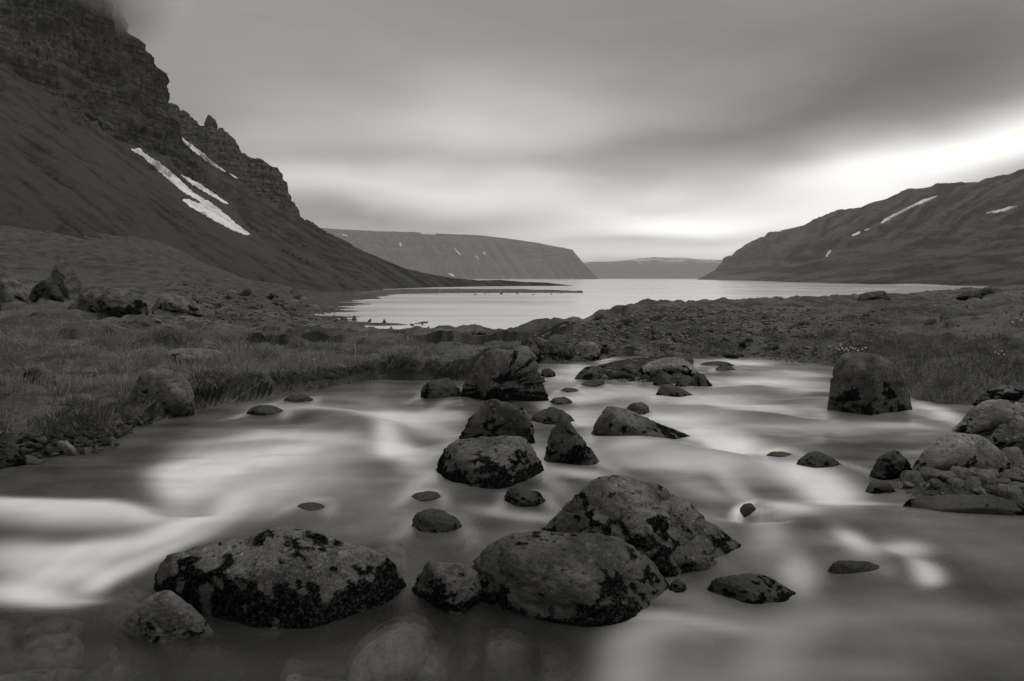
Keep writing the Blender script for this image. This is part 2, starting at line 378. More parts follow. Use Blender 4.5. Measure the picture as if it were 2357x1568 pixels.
def land_z(x, y):
    sd_ = poly_sd(x, y, STREAM)
    zl = table_z(x, y)
    P = np.stack([x, y, 0 * x], -1).reshape(-1, 3); sh = x.shape
    dist = np.hypot(x, y)
    right = sstep(x / np.maximum(y, 1), .15, .3)
    bump = (fbm(P * .9, 4) * (.21 + .04 * right.reshape(-1)) + ridged(P * 1.9 + 5, 2) * .02).reshape(sh)
    bump += fbm(P * .16 + 3, 3).reshape(sh) * .16 * sstep(dist, 9, 30)
    bump += (fbm(P * [.05, .09, .05] + 9, 4).reshape(sh)) * np.clip((dist - 40) / 60, 0, 1.6)
    terr = (fbm(P * [.13, .42, .1] + 31, 4).reshape(sh))
    bump += sstep(terr, .05, .22) * .22 * sstep(dist, 9, 14) * (1 - right) * (1 - sstep(dist, 60, 120))
    bump += fbm(P * 4.5 + 2, 3).reshape(sh) * .035
    shore = sstep(zl, SEA - 1.0, SEA + 2.5) * .85 + .15
    wob = fbm(P * .8 + 50, 3).reshape(sh) * .12
    s2 = sd_ + wob * sstep(np.abs(sd_), 0, .3)
    wbank = .22 + .7 * right
    rise = sstep(s2, -.02, wbank)
    out_z = -.03 + (zl + bump * shore + .03) * rise
    bedz = -.04 - .30 * sstep(-s2, 0, .7) + .06 * fbm(P * 2.2, 3).reshape(sh)
    z = np.where(s2 > 0, out_z, bedz)
    isl = poly_sd(x, y, ISLAND); z = np.where(isl < .25, np.maximum(z, -.25 + .36 * sstep(-isl, -.25, .35)), z)
    return z, sstep(-s2, -.05, .12)
NR, NC = 560, 600
Yp = np.exp(np.linspace(math.log(1.2), math.log(424), NR)); ss = np.linspace(-1, 1, NC); ss = 1.45 * np.sign(ss) * (np.abs(ss) * .62 + .38 * np.abs(ss) ** 3)
GX = ss[None, :] * Yp[:, None]; GY = (Yp - 4)[:, None] + 0 * GX
GZ, BED = land_z(GX, GY)
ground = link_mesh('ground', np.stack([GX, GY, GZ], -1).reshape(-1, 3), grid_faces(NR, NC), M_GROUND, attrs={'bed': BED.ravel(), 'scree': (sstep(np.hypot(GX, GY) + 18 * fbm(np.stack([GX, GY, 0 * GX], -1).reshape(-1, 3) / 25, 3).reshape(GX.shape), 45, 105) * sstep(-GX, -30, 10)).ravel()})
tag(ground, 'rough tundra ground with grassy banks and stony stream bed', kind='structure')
def ground_z(x, y):
    x = np.asarray(x, float); y = np.asarray(y, float); yp = np.clip(y + 4, 1.2, 423.9); s = np.clip(x / yp, ss[0], ss[-1] - 1e-6)
    r = (np.log(yp) - math.log(1.2)) / (math.log(424) - math.log(1.2)) * (NR - 1); ri = np.clip(r.astype(int), 0, NR - 2); rt = r - ri
    c = np.clip(np.searchsorted(ss, s, 'right') - 1, 0, NC - 2); ct = (s - ss[c]) / (ss[c + 1] - ss[c])
    return (GZ[ri, c] * (1 - ct) + GZ[ri, c + 1] * ct) * (1 - rt) + (GZ[ri + 1, c] * (1 - ct) + GZ[ri + 1, c + 1] * ct) * rt
def ground_hit(u, v, zmin=-99):
    ys = np.exp(np.linspace(math.log(1.8), math.log(400), 900)); P = at_y(np.full(900, u), np.full(900, v), ys)
    h = np.maximum(ground_z(P[:, 0], P[:, 1]), zmin); b = np.nonzero(P[:, 2] <= h)[0]
    i = b[0] if len(b) else 899
    return np.array([P[i, 0], P[i, 1], h[i]])

# ------------------------------------------------------------------ the fjord
xs = np.linspace(-9000, 9000, 60); ys = np.concatenate([np.linspace(-400, 1000, 40), np.linspace(1200, 9000, 30)])
XX, YY = np.meshgrid(xs, ys)
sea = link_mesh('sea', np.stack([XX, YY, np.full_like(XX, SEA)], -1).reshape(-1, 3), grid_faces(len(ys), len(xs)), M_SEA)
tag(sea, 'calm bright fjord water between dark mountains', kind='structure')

# ------------------------------------------------------------------ mountains: lofts between crest, cliff foot and shore lines
def line(pts):
    a = np.array(pts, float); return lambda u: (np.interp(u, a[:, 0], a[:, 1]), np.interp(u, a[:, 0], a[:, 2]))
def loft(name, label, lines, u0, u1, nu, nseg, mat, cliffw, disp, crest_noise=0, back=(150, -80), drop=1.5):
    us = np.linspace(u0, u1, nu); rows, cw = [], []
    L = [l(us) for l in lines]; pts = [at_y(us, v, d) for v, d in L]; pts[0][:, 2] -= drop
    if crest_noise:
        q = np.stack([us / 15, us * 0 + 3, us * 0], -1); pts[-1][:, 2] += crest_noise * (fbm(q, 5, .65) + .5 * ridged(q * 1.7, 2)) * sstep(us, 930, 640) * (pts[-1][:, 1] / 600)
    b = pts[-1].copy(); b[:, 1] += back[0]; b[:, 0] *= b[:, 1] / pts[-1][:, 1]; b[:, 2] += back[1]; pts.append(b)
    cliffw = list(cliffw) + [cliffw[-1]]
    for k, ns in enumerate(list(nseg) + [10]):
        for j in range(ns):
            t = j / ns; rows.append(pts[k] * (1 - t) + pts[k + 1] * t); cw.append(cliffw[k] * (1 - t) + cliffw[k + 1] * t)
    rows.append(pts[-1]); cw.append(cliffw[-1])
    P = np.array(rows); C = np.repeat(np.array(cw)[:, None], nu, 1)
    N = grid_normals(P); flip = np.sign((N * (CAM - P)).sum(-1).mean()); N *= flip
    d, C, *ex = disp(P.reshape(-1, 3), C.ravel()); P = P + N * d.reshape(C.size, 1).reshape(P.shape[0], P.shape[1], 1)
    o = link_mesh(name, P.reshape(-1, 3), grid_faces(P.shape[0], nu), mat, attrs={'cliff': C.ravel(), 'streak': ex[0] if ex else 0 * C.ravel()})
    tag(o, label, kind='structure'); return o

def cliff_disp(P, C):
    u, v = project(P); C = C * (1 - sstep(u, 490, 540)); wz = P[:, 2] + 5 * fbm(P / 40, 3)
    edge = fbm(P / 22, 4) * .35; C2 = sstep(C + edge * (C > .02), .35, .6)
    led = (np.abs(((wz / 13) % 1) - .5) * 2); led2 = (np.abs(((wz / 5.1 + .3) % 1) - .5) * 2)
    ribs = ridged(P / np.array([24, 24, 75]), 4); big = fbm(P / np.array([60, 60, 120]) + 4, 3)
    rib2 = ridged(P / np.array([9, 9, 30]) + 3, 3)
    d = C2 * (ribs * 4.2 + rib2 * 1.6 + big * 10 + sstep(led, .3, .8) * 1.5 + sstep(led2, .3, .8) * .6 + fbm(P / 5, 3) * 1.3 - 5)
    ln = np.stack([(v - .66 * u) / 34, u / 420, 0 * u], -1); gul = ridged(ln + .25 * fbm(P / 30, 2)[:, None], 3)
    d += (1 - C2) * (gul * .8 + fbm(P / 9, 4) * .5 + fbm(P / 70, 3) * 3)
    return d, C2, gul * .5 + .8 * fbm(ln * 2.6, 3)  # last value carries the gully relief into the colour as painted shading
A = [line([(-900, 640, 110), (0, 585, 125), (200, 600, 150), (400, 640, 175), (600, 668, 200), (800, 684, 240), (900, 682, 330), (930, 705, 360)]),
     line([(-900, 200, 260), (0, 390, 240), (200, 452, 265), (400, 545, 290), (600, 620, 320), (760, 660, 345), (900, 679, 370), (930, 705, 380)]),
     line([(-900, 20, 330), (-300, 120, 330), (0, 200, 335), (70, 232, 345), (140, 252, 360), (200, 292, 380), (290, 338, 405), (350, 362, 430), (420, 410, 455), (470, 440, 470), (500, 452, 480), (560, 520, 470), (640, 578, 440), (760, 630, 410), (860, 660, 395), (900, 676, 390), (930, 705, 400)]),
     line([(-900, -900, 440), (-300, -520, 440), (0, -330, 440), (150, -180, 450), (240, -70, 455), (265, 0, 458), (278, 45, 460), (292, 92, 462), (312, 130, 464), (330, 172, 466), (352, 212, 470), (372, 246, 474), (395, 285, 480), (420, 322, 486), (450, 366, 492), (480, 408, 496), (505, 446, 500), (562, 514, 486), (640, 573, 456), (760, 626, 425), (860, 657, 405), (900, 674, 396), (930, 700, 402)])]
mount_a = loft('mountain', 'steep dark cliff above a smooth scree slope, its top lost in cloud', A, -900, 930, 620, (30, 50, 120), M_CLIFF, (0, 0, .5, 1), cliff_disp, 4, (120, -60), 9)
B = [line([(150, 560, 560), (400, 580, 560), (640, 625, 540), (800, 665, 450), (900, 676, 420), (930, 670.5, 450), (1000, 667.5, 500), (1100, 664.5, 560), (1200, 662, 620), (1335, 659.5, 650)]),
     line([(150, 400, 620), (400, 440, 620), (470, 400, 640), (545, 430, 650), (600, 462, 660), (650, 500, 660), (690, 520, 650), (760, 575, 620), (850, 620, 580), (950, 648, 560), (1050, 654, 590), (1150, 656, 620), (1250, 657, 640), (1335, 659, 655)]),
     line([(150, 150, 720), (340, 225, 730), (375, 246, 735), (395, 250, 735), (420, 267, 735), (445, 283, 730), (468, 296, 728), (478, 293, 727), (485, 276, 726), (492, 296, 726), (500, 309, 725), (508, 302, 724), (522, 313, 722), (540, 334, 720), (556, 358, 718), (590, 374, 712), (620, 390, 708), (640, 408, 704), (652, 432, 702), (664, 466, 700), (690, 502, 694), (760, 541, 680), (850, 586, 665), (920, 616, 655), (960, 626, 655), (1000, 634, 655), (1050, 641, 655), (1100, 646, 655), (1150, 645, 658), (1200, 649, 660), (1260, 651, 662), (1300, 656, 664), (1335, 659, 666)])]
def cliff_disp_b(P, C):
    u, v = project(P); lim = np.interp(u, [380, 420, 545, 600, 650, 690, 720], [240, 330, 420, 455, 485, 497, 480])
    C = sstep(lim - v + 8 * fbm(P / 14, 3), -6, 8) * (u < 715)
    ribs = ridged(P / np.array([20, 20, 80]), 4)
    d = C * (ribs * 3.0 + fbm(P / 26, 4) * 3 + fbm(P / 7, 3) * 1.5)
    gul = ridged(np.stack([P[:, 0] / 36 + P[:, 1] / 60, P[:, 1] / 260, P[:, 2] / 260], -1), 3)
    k = sstep(P[:, 2], SEA, SEA + 25) * .8 + .2
    ln = np.stack([(v - .62 * u) / 30, u / 420, 0 * u], -1); return d + (1 - C) * (gul * .8 + fbm(P / 12, 4) * .8) * k, C, .9 * fbm(ln * 2, 4) - .35 * sstep(u, 820, 930)
mount_b = loft('mountain', 'jagged dark ridge with a rock pinnacle running down to a low headland', B, 150, 1335, 620, (40, 90), M_CLIFF, (0, 0, 1), cliff_disp_b, 2.6, (60, -50))

def hill_disp(P, C):
    gul = ridged(np.stack([(P[:, 0] - P[:, 1] * .35) / 95, P[:, 1] / 900, P[:, 2] / 900], -1), 4)
    ter = fbm(np.stack([P[:, 0] / 500, P[:, 1] / 500, P[:, 2] / 55], -1), 4)
    k = sstep(P[:, 2], SEA, SEA + 60) * .85 + .15
    u, v = project(P); ln = np.stack([(v + .62 * u) / 26, u / 260, 0 * u], -1); hz = np.stack([u / 160, (v + .1 * u) / 13, 0 * u], -1)
    low = sstep(v - (800 - .12 * u), -30, 40)
    return k * (gul * 7 + ter * 16 + fbm(P / 60, 4) * 3 + ridged(ln * 1.6, 3) * 2.5), sstep(ter, .0, .4), (fbm(ln * 1.5, 4) * (1 - low) + fbm(hz, 4) * low) * 1.7
H = [line([(1606, 645, 2850), (1700, 647, 2000), (1800, 649.3, 1240), (1900, 652, 960), (2000, 654.3, 805), (2100, 656.5, 700), (2357, 661, 550), (3100, 672, 400)]),
     line([(1606, 644, 2900), (1700, 625, 2300), (1800, 612, 1700), (1900, 600, 1400), (2000, 580, 1250), (2100, 570, 1150), (2357, 545, 950), (3100, 480, 800)]),
     line([(1606, 643.6, 3000), (1625, 636, 2950), (1650, 619, 2850), (1680, 596, 2750), (1700, 579, 2700), (1720, 569, 2650), (1780, 547, 2450), (1850, 521, 2250), (1880, 507, 2150), (1950, 489, 1950), (2000, 473, 1850), (2060, 462, 1750), (2100, 446, 1700), (2150, 435, 1650), (2200, 423, 1600), (2250, 418, 1550), (2300, 404, 1500), (2357, 391, 1450), (2600, 345, 1300), (3100, 300, 1200)])]
hill_r = loft('hill', 'broad grassy hillside with gullies dropping to the far side of the fjord', H, 1606, 3100, 420, (50, 110), M_HILL, (0, .3, .3), hill_disp, 0, (300, -60))

def far_disp(P, C):
    gul = ridged(np.stack([(P[:, 0] + P[:, 2] * .5) / 110, P[:, 1] / 900, P[:, 2] / 1400], -1), 4); led = fbm(np.stack([P[:, 0] / 1500, P[:, 1] / 1500, P[:, 2] / 45], -1), 3)
    k = sstep(P[:, 2], SEA, SEA + 90) * .85 + .15
    k = k * (1 - .85 * sstep(C, .75, 1))
    u, v = project(P); ln = np.stack([(u - .75 * v) / 15, v / 170, 0 * u], -1); bd = fbm(np.stack([u / 260, v / 7, 0 * u], -1), 3)
    return k * (gul * 14 + led * 9 * C + fbm(P / 120, 3) * 3), C * sstep(led + .3, 0, .5), .9 * fbm(ln, 4) + .5 * bd * sstep(v, 640, 590)
Cc = [line([(500, 642.5, 4700), (1200, 642.6, 4500), (1378, 642.8, 4250)]),
      line([(500, 600, 5000), (1000, 605, 4850), (1250, 612, 4750), (1340, 622, 4500), (1378, 642, 4300)]),
      line([(500, 510, 5300), (700, 521, 5300), (770, 528, 5250), (850, 532, 5200), (950, 535, 5150), (1000, 538, 5100), (1100, 542, 5100), (1200, 554, 5050), (1250, 562, 5000), (1318, 575, 4950), (1326, 586, 4850), (1340, 602, 4700), (1360, 624, 4500), (1378, 641.5, 4320)])]
far_l = loft('mountain', 'flat topped grey mountain wall across the fjord, streaked with gullies', Cc, 500, 1378, 420, (40, 80), M_FAR, (0, .5, 1), far_disp, 0, (600, -20))
D = [line([(1300, 641.6, 6900), (1900, 641.8, 6900)]), line([(1300, 628, 7200), (1900, 626, 7200)]),
     line([(1300, 606, 8000), (1400, 602, 8000), (1450, 600, 8000), (1500, 595, 8000), (1560, 593, 8000), (1600, 596, 8000), (1650, 598, 8000), (1750, 600, 8000), (1900, 604, 8000)])]
def fard(P, C): return fbm(P / 420, 5) * 22 * sstep(P[:, 2], SEA, 90), C
far_m = loft('mountain', 'low hazy far mountain with a snow streaked plateau at the fjord end', D, 1300, 1900, 240, (20, 40), M_FARSNOW, (0, .2, .4), fard, 0, (600, -20))

# gravel spit and small bars in the fjord
def bar(label, pts, width, h, n=160):
    c = at_z([p[0] for p in pts], [p[1] for p in pts], SEA); t = np.linspace(0, 1, n); tp = np.linspace(0, 1, len(pts))
    cx_ = np.interp(t, tp, c[:, 0]); cy_ = np.interp(t, tp, c[:, 1]); W = np.linspace(-1, 1, 15)
    wv_ = width * (np.interp(t, [0, .1, .45, .8, 1], [1, 1, .6, .25, .08]))[:, None]
    X = cx_[:, None] + 0 * W[None, :]; Y = cy_[:, None] + wv_ * W[None, :]
    prof = (1 - W[None, :] ** 2) * h - .25; nz = fbm(np.stack([X, Y, 0 * X], -1).reshape(-1, 3) / 5, 4).reshape(X.shape)
    Zz = SEA + prof * np.interp(t, [0, .7, 1], [1, .8, .5])[:, None] + nz * .28
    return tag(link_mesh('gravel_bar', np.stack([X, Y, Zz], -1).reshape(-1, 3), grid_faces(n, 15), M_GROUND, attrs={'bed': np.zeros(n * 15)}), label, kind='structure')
bar('long dark gravel spit lying low across the bay', [(860, 676), (950, 672), (1050, 671.5), (1200, 672), (1270, 672.8), (1340, 673.8)], 60, 2.0)
bar('dark sandbar reaching into the bay from the near shore', [(730, 742), (800, 744), (870, 748), (930, 748), (985, 743)], 5.5, .6)


# ------------------------------------------------------------------ snow lying on the mountains
def bvh(o):
    me = o.data; n = len(me.vertices); co = np.empty(n * 3, np.float32); me.vertices.foreach_get('co', co)
    f = np.empty(len(me.polygons) * 4, np.int32); me.polygons.foreach_get('vertices', f)
    return BVHTree.FromPolygons(co.reshape(-1, 3).tolist(), f.reshape(-1, 4).tolist())
def inside(u, v, poly):
    c = np.zeros(u.shape, bool); n = len(poly)
    for i in range(n):
        (ax, ay), (bx, by) = poly[i], poly[(i + 1) % n]
        c ^= ((ay > v) != (by > v)) & (u < (bx - ax) * (v - ay) / (by - ay + 1e-9) + ax)
    return c
def snow(tree, poly, label, group, lift, step=1.2, rag=2.4):
    a = np.array(poly, float); u = np.arange(a[:, 0].min() - 4, a[:, 0].max() + 4, step); v = np.arange(a[:, 1].min() - 4, a[:, 1].max() + 4, step)
    U, V = np.meshgrid(u, v); nz = np.stack([U / 9, V / 9, 0 * U], -1).reshape(-1, 3)
    m = inside(U + rag * fbm(nz, 3).reshape(U.shape), V + rag * .7 * fbm(nz + 40, 3).reshape(U.shape), poly)
    m2 = m.copy(); m2[1:] |= m[:-1]; m2[:-1] |= m[1:]; m2[:, 1:] |= m[:, :-1]; m2[:, :-1] |= m[:, 1:]     # rim
    idx = -np.ones(U.shape, int); V_ = []
    for i, j in zip(*np.nonzero(m2)):
        p = at_y(U[i, j], V[i, j], 1.0) - CAM; d = Vector(p).normalized()
        h, n, _, dist = tree.ray_cast(Vector(CAM), d)
        if h is None or dist < 200: continue
        if n.dot(d) > 0: n = -n
        idx[i, j] = len(V_); V_.append(h + n * (lift if m[i, j] else -lift * .3))
    F = [(idx[i, j], idx[i, j + 1], idx[i + 1, j + 1], idx[i + 1, j]) for i in range(U.shape[0] - 1) for j in range(U.shape[1] - 1)
         if min(idx[i, j], idx[i, j + 1], idx[i + 1, j], idx[i + 1, j + 1]) >= 0 and m[i:i + 2, j:j + 2].any()]
    if not F: return
    o = link_mesh('snow_patch', np.array([tuple(q) for q in V_]), F, M_SNOW)
    return tag(o, label, 'snow patch', group)
TA, TB, TH, TC = bvh(mount_a), bvh(mount_b), bvh(hill_r), bvh(far_l)
both = lambda: None
class Nearest:
    def __init__(s, *t): s.t = t
    def ray_cast(s, o, d):
        r = [q for q in (t.ray_cast(o, d) for t in s.t) if q[0] is not None]
        return min(r, key=lambda q: q[3]) if r else (None, None, None, None)
TAB = Nearest(TA, TB)
GL = 'old snow in the gullies'
snow(TAB, [(300, 343), (322, 341), (330, 352), (345, 362), (372, 378), (410, 410), (440, 440), (458, 452), (490, 470), (505, 483), (520, 494), (540, 513), (578, 542), (560, 540), (530, 528), (510, 517), (480, 500), (440, 478), (418, 460), (428, 458), (462, 470), (455, 460), (425, 445), (395, 420), (360, 390), (330, 362)], 'longest white snow tongue, forked at its edge, running down the left scree gully', GL, .35)
snow(TAB, [(414, 402), (430, 409), (460, 423), (490, 443), (528, 470), (515, 468), (480, 447), (440, 424)], 'thin snow streak just above the longest snow tongue on the left scree', GL, .3)
snow(TAB, [(417, 316), (440, 332), (465, 350), (490, 373), (520, 394), (512, 394), (480, 376), (450, 352), (425, 332)], 'slanting snow strip at the foot of the jagged pinnacle ridge', GL, .35)
snow(TAB, [(526, 397), (540, 405), (552, 414), (538, 409)], 'tiny snow scrap below the end of the pinnacle ridge snow strip', GL, .3, 1.2, .8)
HG = 'snow streaks on the right hillside'
snow(TH, [(2025, 516), (2035, 505), (2060, 492), (2095, 475), (2125, 460), (2158, 451), (2150, 456), (2110, 473), (2080, 488), (2050, 504), (2030, 515)], 'long thin snow streak slanting near the crest of the right hillside', HG, 1.6, 1.5, 1)
snow(TH, [(2266, 492), (2300, 484), (2325, 476), (2342, 475), (2330, 482), (2300, 489)], 'wedge of snow near the right end of the right hillside', HG, 1.6, 1.5, 1)
snow(TH, [(1960, 542), (1975, 535), (1982, 534), (1978, 539), (1964, 544)], 'short snow dash below the long streak on the right hillside', HG, 1.6, 1.2, .6)
snow(TH, [(1988, 532), (1996, 527), (2003, 527), (1996, 532)], 'smallest snow dab between the dash and the long streak on the right hillside', HG, 1.6, 1.2, .6)
snow(TH, [(1901, 590), (1908, 579), (1914, 574), (1911, 582), (1904, 591)], 'narrow snow sliver low in the gully of the right hillside', HG, 1.8, 1.2, .5)
FG = 'snow specks on the far mountain wall'
for pl, lb in [([(965, 536), (985, 533), (998, 536), (1005, 541), (985, 540), (972, 539)], 'widest snow patch on the rim of the flat topped far mountain'),
               ([(992, 533), (1018, 535), (1022, 538), (1003, 537)], 'snow bar beside the widest patch on the far mountain rim'),
               ([(1046, 572), (1052, 577), (1062, 588), (1058, 588), (1050, 580)], 'upright snow streak midway along the far mountain wall'),
               ([(1092, 585), (1098, 591), (1104, 599), (1099, 597)], 'thin snow streak right of the midway one on the far mountain wall'),
               ([(1112, 580), (1118, 584), (1117, 588), (1112, 584)], 'snow speck above the thin streak on the far mountain wall'),
               ([(919, 560), (923, 560), (924, 566), (920, 566)], 'snow speck at the left of the far mountain wall'),
               ([(786, 539), (798, 542), (801, 545), (790, 543)], 'snow dab beside the left slope, far mountain wall under cloud'),
               ([(1030, 629), (1044, 633), (1047, 637), (1036, 634)], 'low snow scrap just over the dark headland on the far mountain wall')]:
    snow(TC, pl, lb, FG, 6, 1.1, .5)

# ------------------------------------------------------------------ air
def haze():
    bm = bmesh.new(); bmesh.ops.create_cube(bm, size=1); me = bpy.data.meshes.new('haze')
    for q in bm.verts: q.co = (q.co.x * 17000, 3200 + q.co.y * 11000, (q.co.z + .5) * 760 - 14)
    bm.to_mesh(me); bm.free(); o = bpy.data.objects.new('haze', me); COL.objects.link(o)
    m, t, out_ = new_mat('thin_haze'); v = t.new('ShaderNodeVolumePrincipled'); v.inputs['Color'].default_value = G4(.92); v.inputs['Density'].default_value = 7e-5
    t.l.new(v.outputs[0], out_.inputs['Volume']); me.materials.append(m)
    return tag(o, 'thin pale haze filling the valley', kind='stuff')
haze()

# ------------------------------------------------------------------ boulders and stones
_ico = {}
def ico(n):
    if n not in _ico:
        bm = bmesh.new(); bmesh.ops.create_icosphere(bm, subdivisions=n, radius=1)
        _ico[n] = (np.array([q.co[:] for q in bm.verts]), np.array([[q.index for q in f.verts] for f in bm.faces])); bm.free()
    return _ico[n]
def hull2(P):
    P = sorted(map(tuple, P)); cr = lambda o, a, b: (a[0] - o[0]) * (b[1] - o[1]) - (a[1] - o[1]) * (b[0] - o[0])
    def half(Q):
        h = []
        for q in Q:
            while len(h) >= 2 and cr(h[-2], h[-1], q) <= 0: h.pop()
            h.append(q)
        return h
    return half(P)[:-1] + half(P[::-1])[:-1]
FOOT = []                                             # footprints, so that grass keeps clear
def polar(az, el):
    a, e = math.radians(az), math.radians(el); return np.array([math.sin(a) * math.cos(e), -math.cos(a) * math.cos(e), math.sin(e)])
def surface(V, p, planes):
    """radius along unit directions V of the rounded polyhedron given by (normal, distance) planes"""
    acc_ = np.zeros(len(V))
    for n, d in planes:
        acc_ += (np.maximum(V @ n, 0) / max(d, 1e-3)) ** p
    return acc_ ** (-1.0 / p) * 1.06
def rock(name, label, poly, bv, on='w', th=.8, fr=None, p=14, amp=.05, moss=(.25, .35), mat=None, res=4, group=None, cat='boulder', tilt=38, sink=.35, crack=.5, bu=None, wet=.26, seed=None, wl=None, wle=12, yd=None):
    a = np.array(poly, float); um = (a[:, 0].min() + a[:, 0].max()) / 2 if bu is None else bu
    b = at_z(um, bv, 0.0) if on == 'w' else ground_hit(um, bv)
    yf, z0 = float(b[1]), float(b[2])
    wd = float(at_y(a[:, 0].max(), bv, yf)[0] - at_y(a[:, 0].min(), bv, yf)[0]); tk = th * wd; y0 = yf + .45 * tk
    if wl: e_ = at_z([wl[0][0], wl[-1][0]], [wl[0][1], wl[-1][1]], z0); y0 = max(float(e_[:, 1].mean()), yf + .2 * tk) if yd is None else yf + yd
    P = at_y(a[:, 0], a[:, 1], y0); ht = max(P[:, 2].max() - z0, .03)
    dz = z0 - sink * max(ht, .3 * wd)
    if on == 'w': dz = min(dz, float(at_y(um, bv + 40, y0)[2]))
    pts = [(q[0], q[2]) for q in P]; l, r = P[P[:, 0].argmin()], P[P[:, 0].argmax()]
    pts += [(l[0] - .03 * wd, min(l[2], z0) - .12 * ht), (r[0] + .03 * wd, min(r[2], z0) - .12 * ht), (l[0] + (.03 if wl else .12) * wd, dz), (r[0] - (.03 if wl else .12) * wd, dz)]
    hl = hull2(pts); fl_ = []
    if wl:                                            # front faces rise from the traced water line
        g_ = at_z([q[0] for q in wl], [q[1] for q in wl], z0)
        for A_, B_ in zip(g_[:-1], g_[1:]):
            n = np.array([(B_ - A_)[1], -(B_ - A_)[0], 0.0]); n /= np.linalg.norm(n)
            n = n * math.cos(math.radians(wle)) + np.array([0, 0, math.sin(math.radians(wle))]); fl_.append((n, A_))
        fr = [q for q in (fr or [(0, 40, .12, .5), (-35, 40, .1, .4), (35, 40, .1, .4)]) if q[3] >= .2]
    c = np.array([(l[0] + r[0]) / 2, y0, z0 + .25 * ht]); planes = []
    for i in range(len(hl)):
        A_ = np.array([hl[i][0], y0, hl[i][1]]); B_ = np.array([hl[(i + 1) % len(hl)][0], y0, hl[(i + 1) % len(hl)][1]])
        n = np.cross(B_ - A_, A_ - CAM); ln = np.linalg.norm(n)
        if ln < 1e-9: continue
        n /= ln
        if n @ (c - A_) > 0: n = -n
        vd = np.cross(B_ - A_, n); vd /= np.linalg.norm(vd); vd *= np.sign(vd[1])
        low_ = wl and max(A_[2], B_[2]) < z0 + .12 * ht
        for s in ((tilt, 0) if low_ else (tilt, -tilt)):
            q = n * math.cos(math.radians(s)) + vd * math.sin(math.radians(s)); planes.append((q, q @ (A_ - c)))
    for (az_, el_, fy, fz) in (fr or [(0, 18, 0, 0), (-38, 30, .05, .12), (38, 30, .05, .12)]):
        n = polar(az_, el_); te = [n @ (np.array([e[0], y0, z0]) - c) for e in (l, r)]; q = np.array([c[0] + wd * .36 * math.sin(math.radians(az_)), yf + fy * tk, z0 + fz * ht]); planes.append((n, max([n @ (q - c)] + (te if el_ > 0 and abs(az_) < 60 else []))))
    for n, A_ in fl_: planes.append((n, n @ (A_ - c)))
    for n in (polar(180, 20), polar(140, 25), polar(-140, 25)): planes.append((n, max(tk * .5, *[n @ (np.array([e[0], y0, z0]) - c) + .02 * wd for e in (l, r)])))
    planes = [(n, max(d, .03 * wd)) for n, d in planes]
    V, F = ico(res); ext = np.array([wd * .5, tk * .5, max(ht * .6, .1 * wd)]); D = V * ext; D /= np.linalg.norm(D, axis=1)[:, None]
    R = surface(D, p, planes); Q = D * R[:, None]
    sz = (wd * max(ht, .35 * wd)) ** .5; k = seed if seed is not None else (len(FOOT) * 7.31) % 97
    N = Q / sz + k
    d = amp * (fbm(N * 1.7, 3) * 1.0 + fbm(N * 5, 3) * .35) + amp * .16 * fbm(N * 17, 3)
    cr_ = pnoise(N * [1.5, 1.2, 2.6] + .35 * fbm(N * 3, 2)[:, None] + 13); d -= crack * .055 * np.exp(-(cr_ / .045) ** 2)
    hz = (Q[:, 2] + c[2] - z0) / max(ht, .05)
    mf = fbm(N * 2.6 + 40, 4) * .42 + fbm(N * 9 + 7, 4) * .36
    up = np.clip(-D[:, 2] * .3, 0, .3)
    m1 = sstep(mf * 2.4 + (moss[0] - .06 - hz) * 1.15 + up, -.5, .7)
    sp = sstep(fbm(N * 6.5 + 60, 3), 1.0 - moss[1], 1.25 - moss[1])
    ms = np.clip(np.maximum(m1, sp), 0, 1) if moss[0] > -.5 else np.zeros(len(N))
    d += ms * (.012 + .014 * fbm(N * 34, 2)) / max(sz, .2) * .5
    Q = Q + D * (d * sz * min(1.0, (ht / (.42 * wd)) ** .9))[:, None]
    for _ in range(4):                                # settle the finished shape onto the traced outline
        pu, pv = project(Q + c); ab = Q[:, 2] + c[2] > z0 - .02
        if ab.sum() < 20: break
        nw = np.abs(Q[:, 2] + c[2] - z0) < .06 * max(ht, .2)
        if nw.sum() > 8 and not wl: sh_ = yf - (Q[nw, 1] + c[1]).min(); c[1] += sh_; y0 += sh_
        ku = (a[:, 0].max() - a[:, 0].min()) / (pu[ab].max() - pu[ab].min()); Q[:, 0] *= np.clip(ku, .7, 1.4)
        pu, pv = project(Q + c); c[0] += ((a[:, 0].max() + a[:, 0].min()) - (pu[ab].max() + pu[ab].min())) * .5 / FPX * y0
        topz = at_y(CX, a[:, 1].min(), y0)[2]; kz = (topz - z0) / max((Q[:, 2] + c[2]).max() - z0, .01)
        up_ = Q[:, 2] + c[2] > z0; Q[up_, 2] = (Q[up_, 2] + c[2] - z0) * np.clip(kz, .7, 1.4) + z0 - c[2]
    wt = 1 - sstep(Q[:, 2] + c[2] - z0 + .03 * fbm(N * 4, 2), wet * .05, wet) if on == 'w' else np.zeros(len(N))
    o = link_mesh(name, Q, F, mat or M_ROCK, attrs={'moss': ms, 'wet': wt}); o.location = c
    FOOT.append((c[0], c[1], wd * .5, tk * .5))
    return tag(o, label, cat, group)

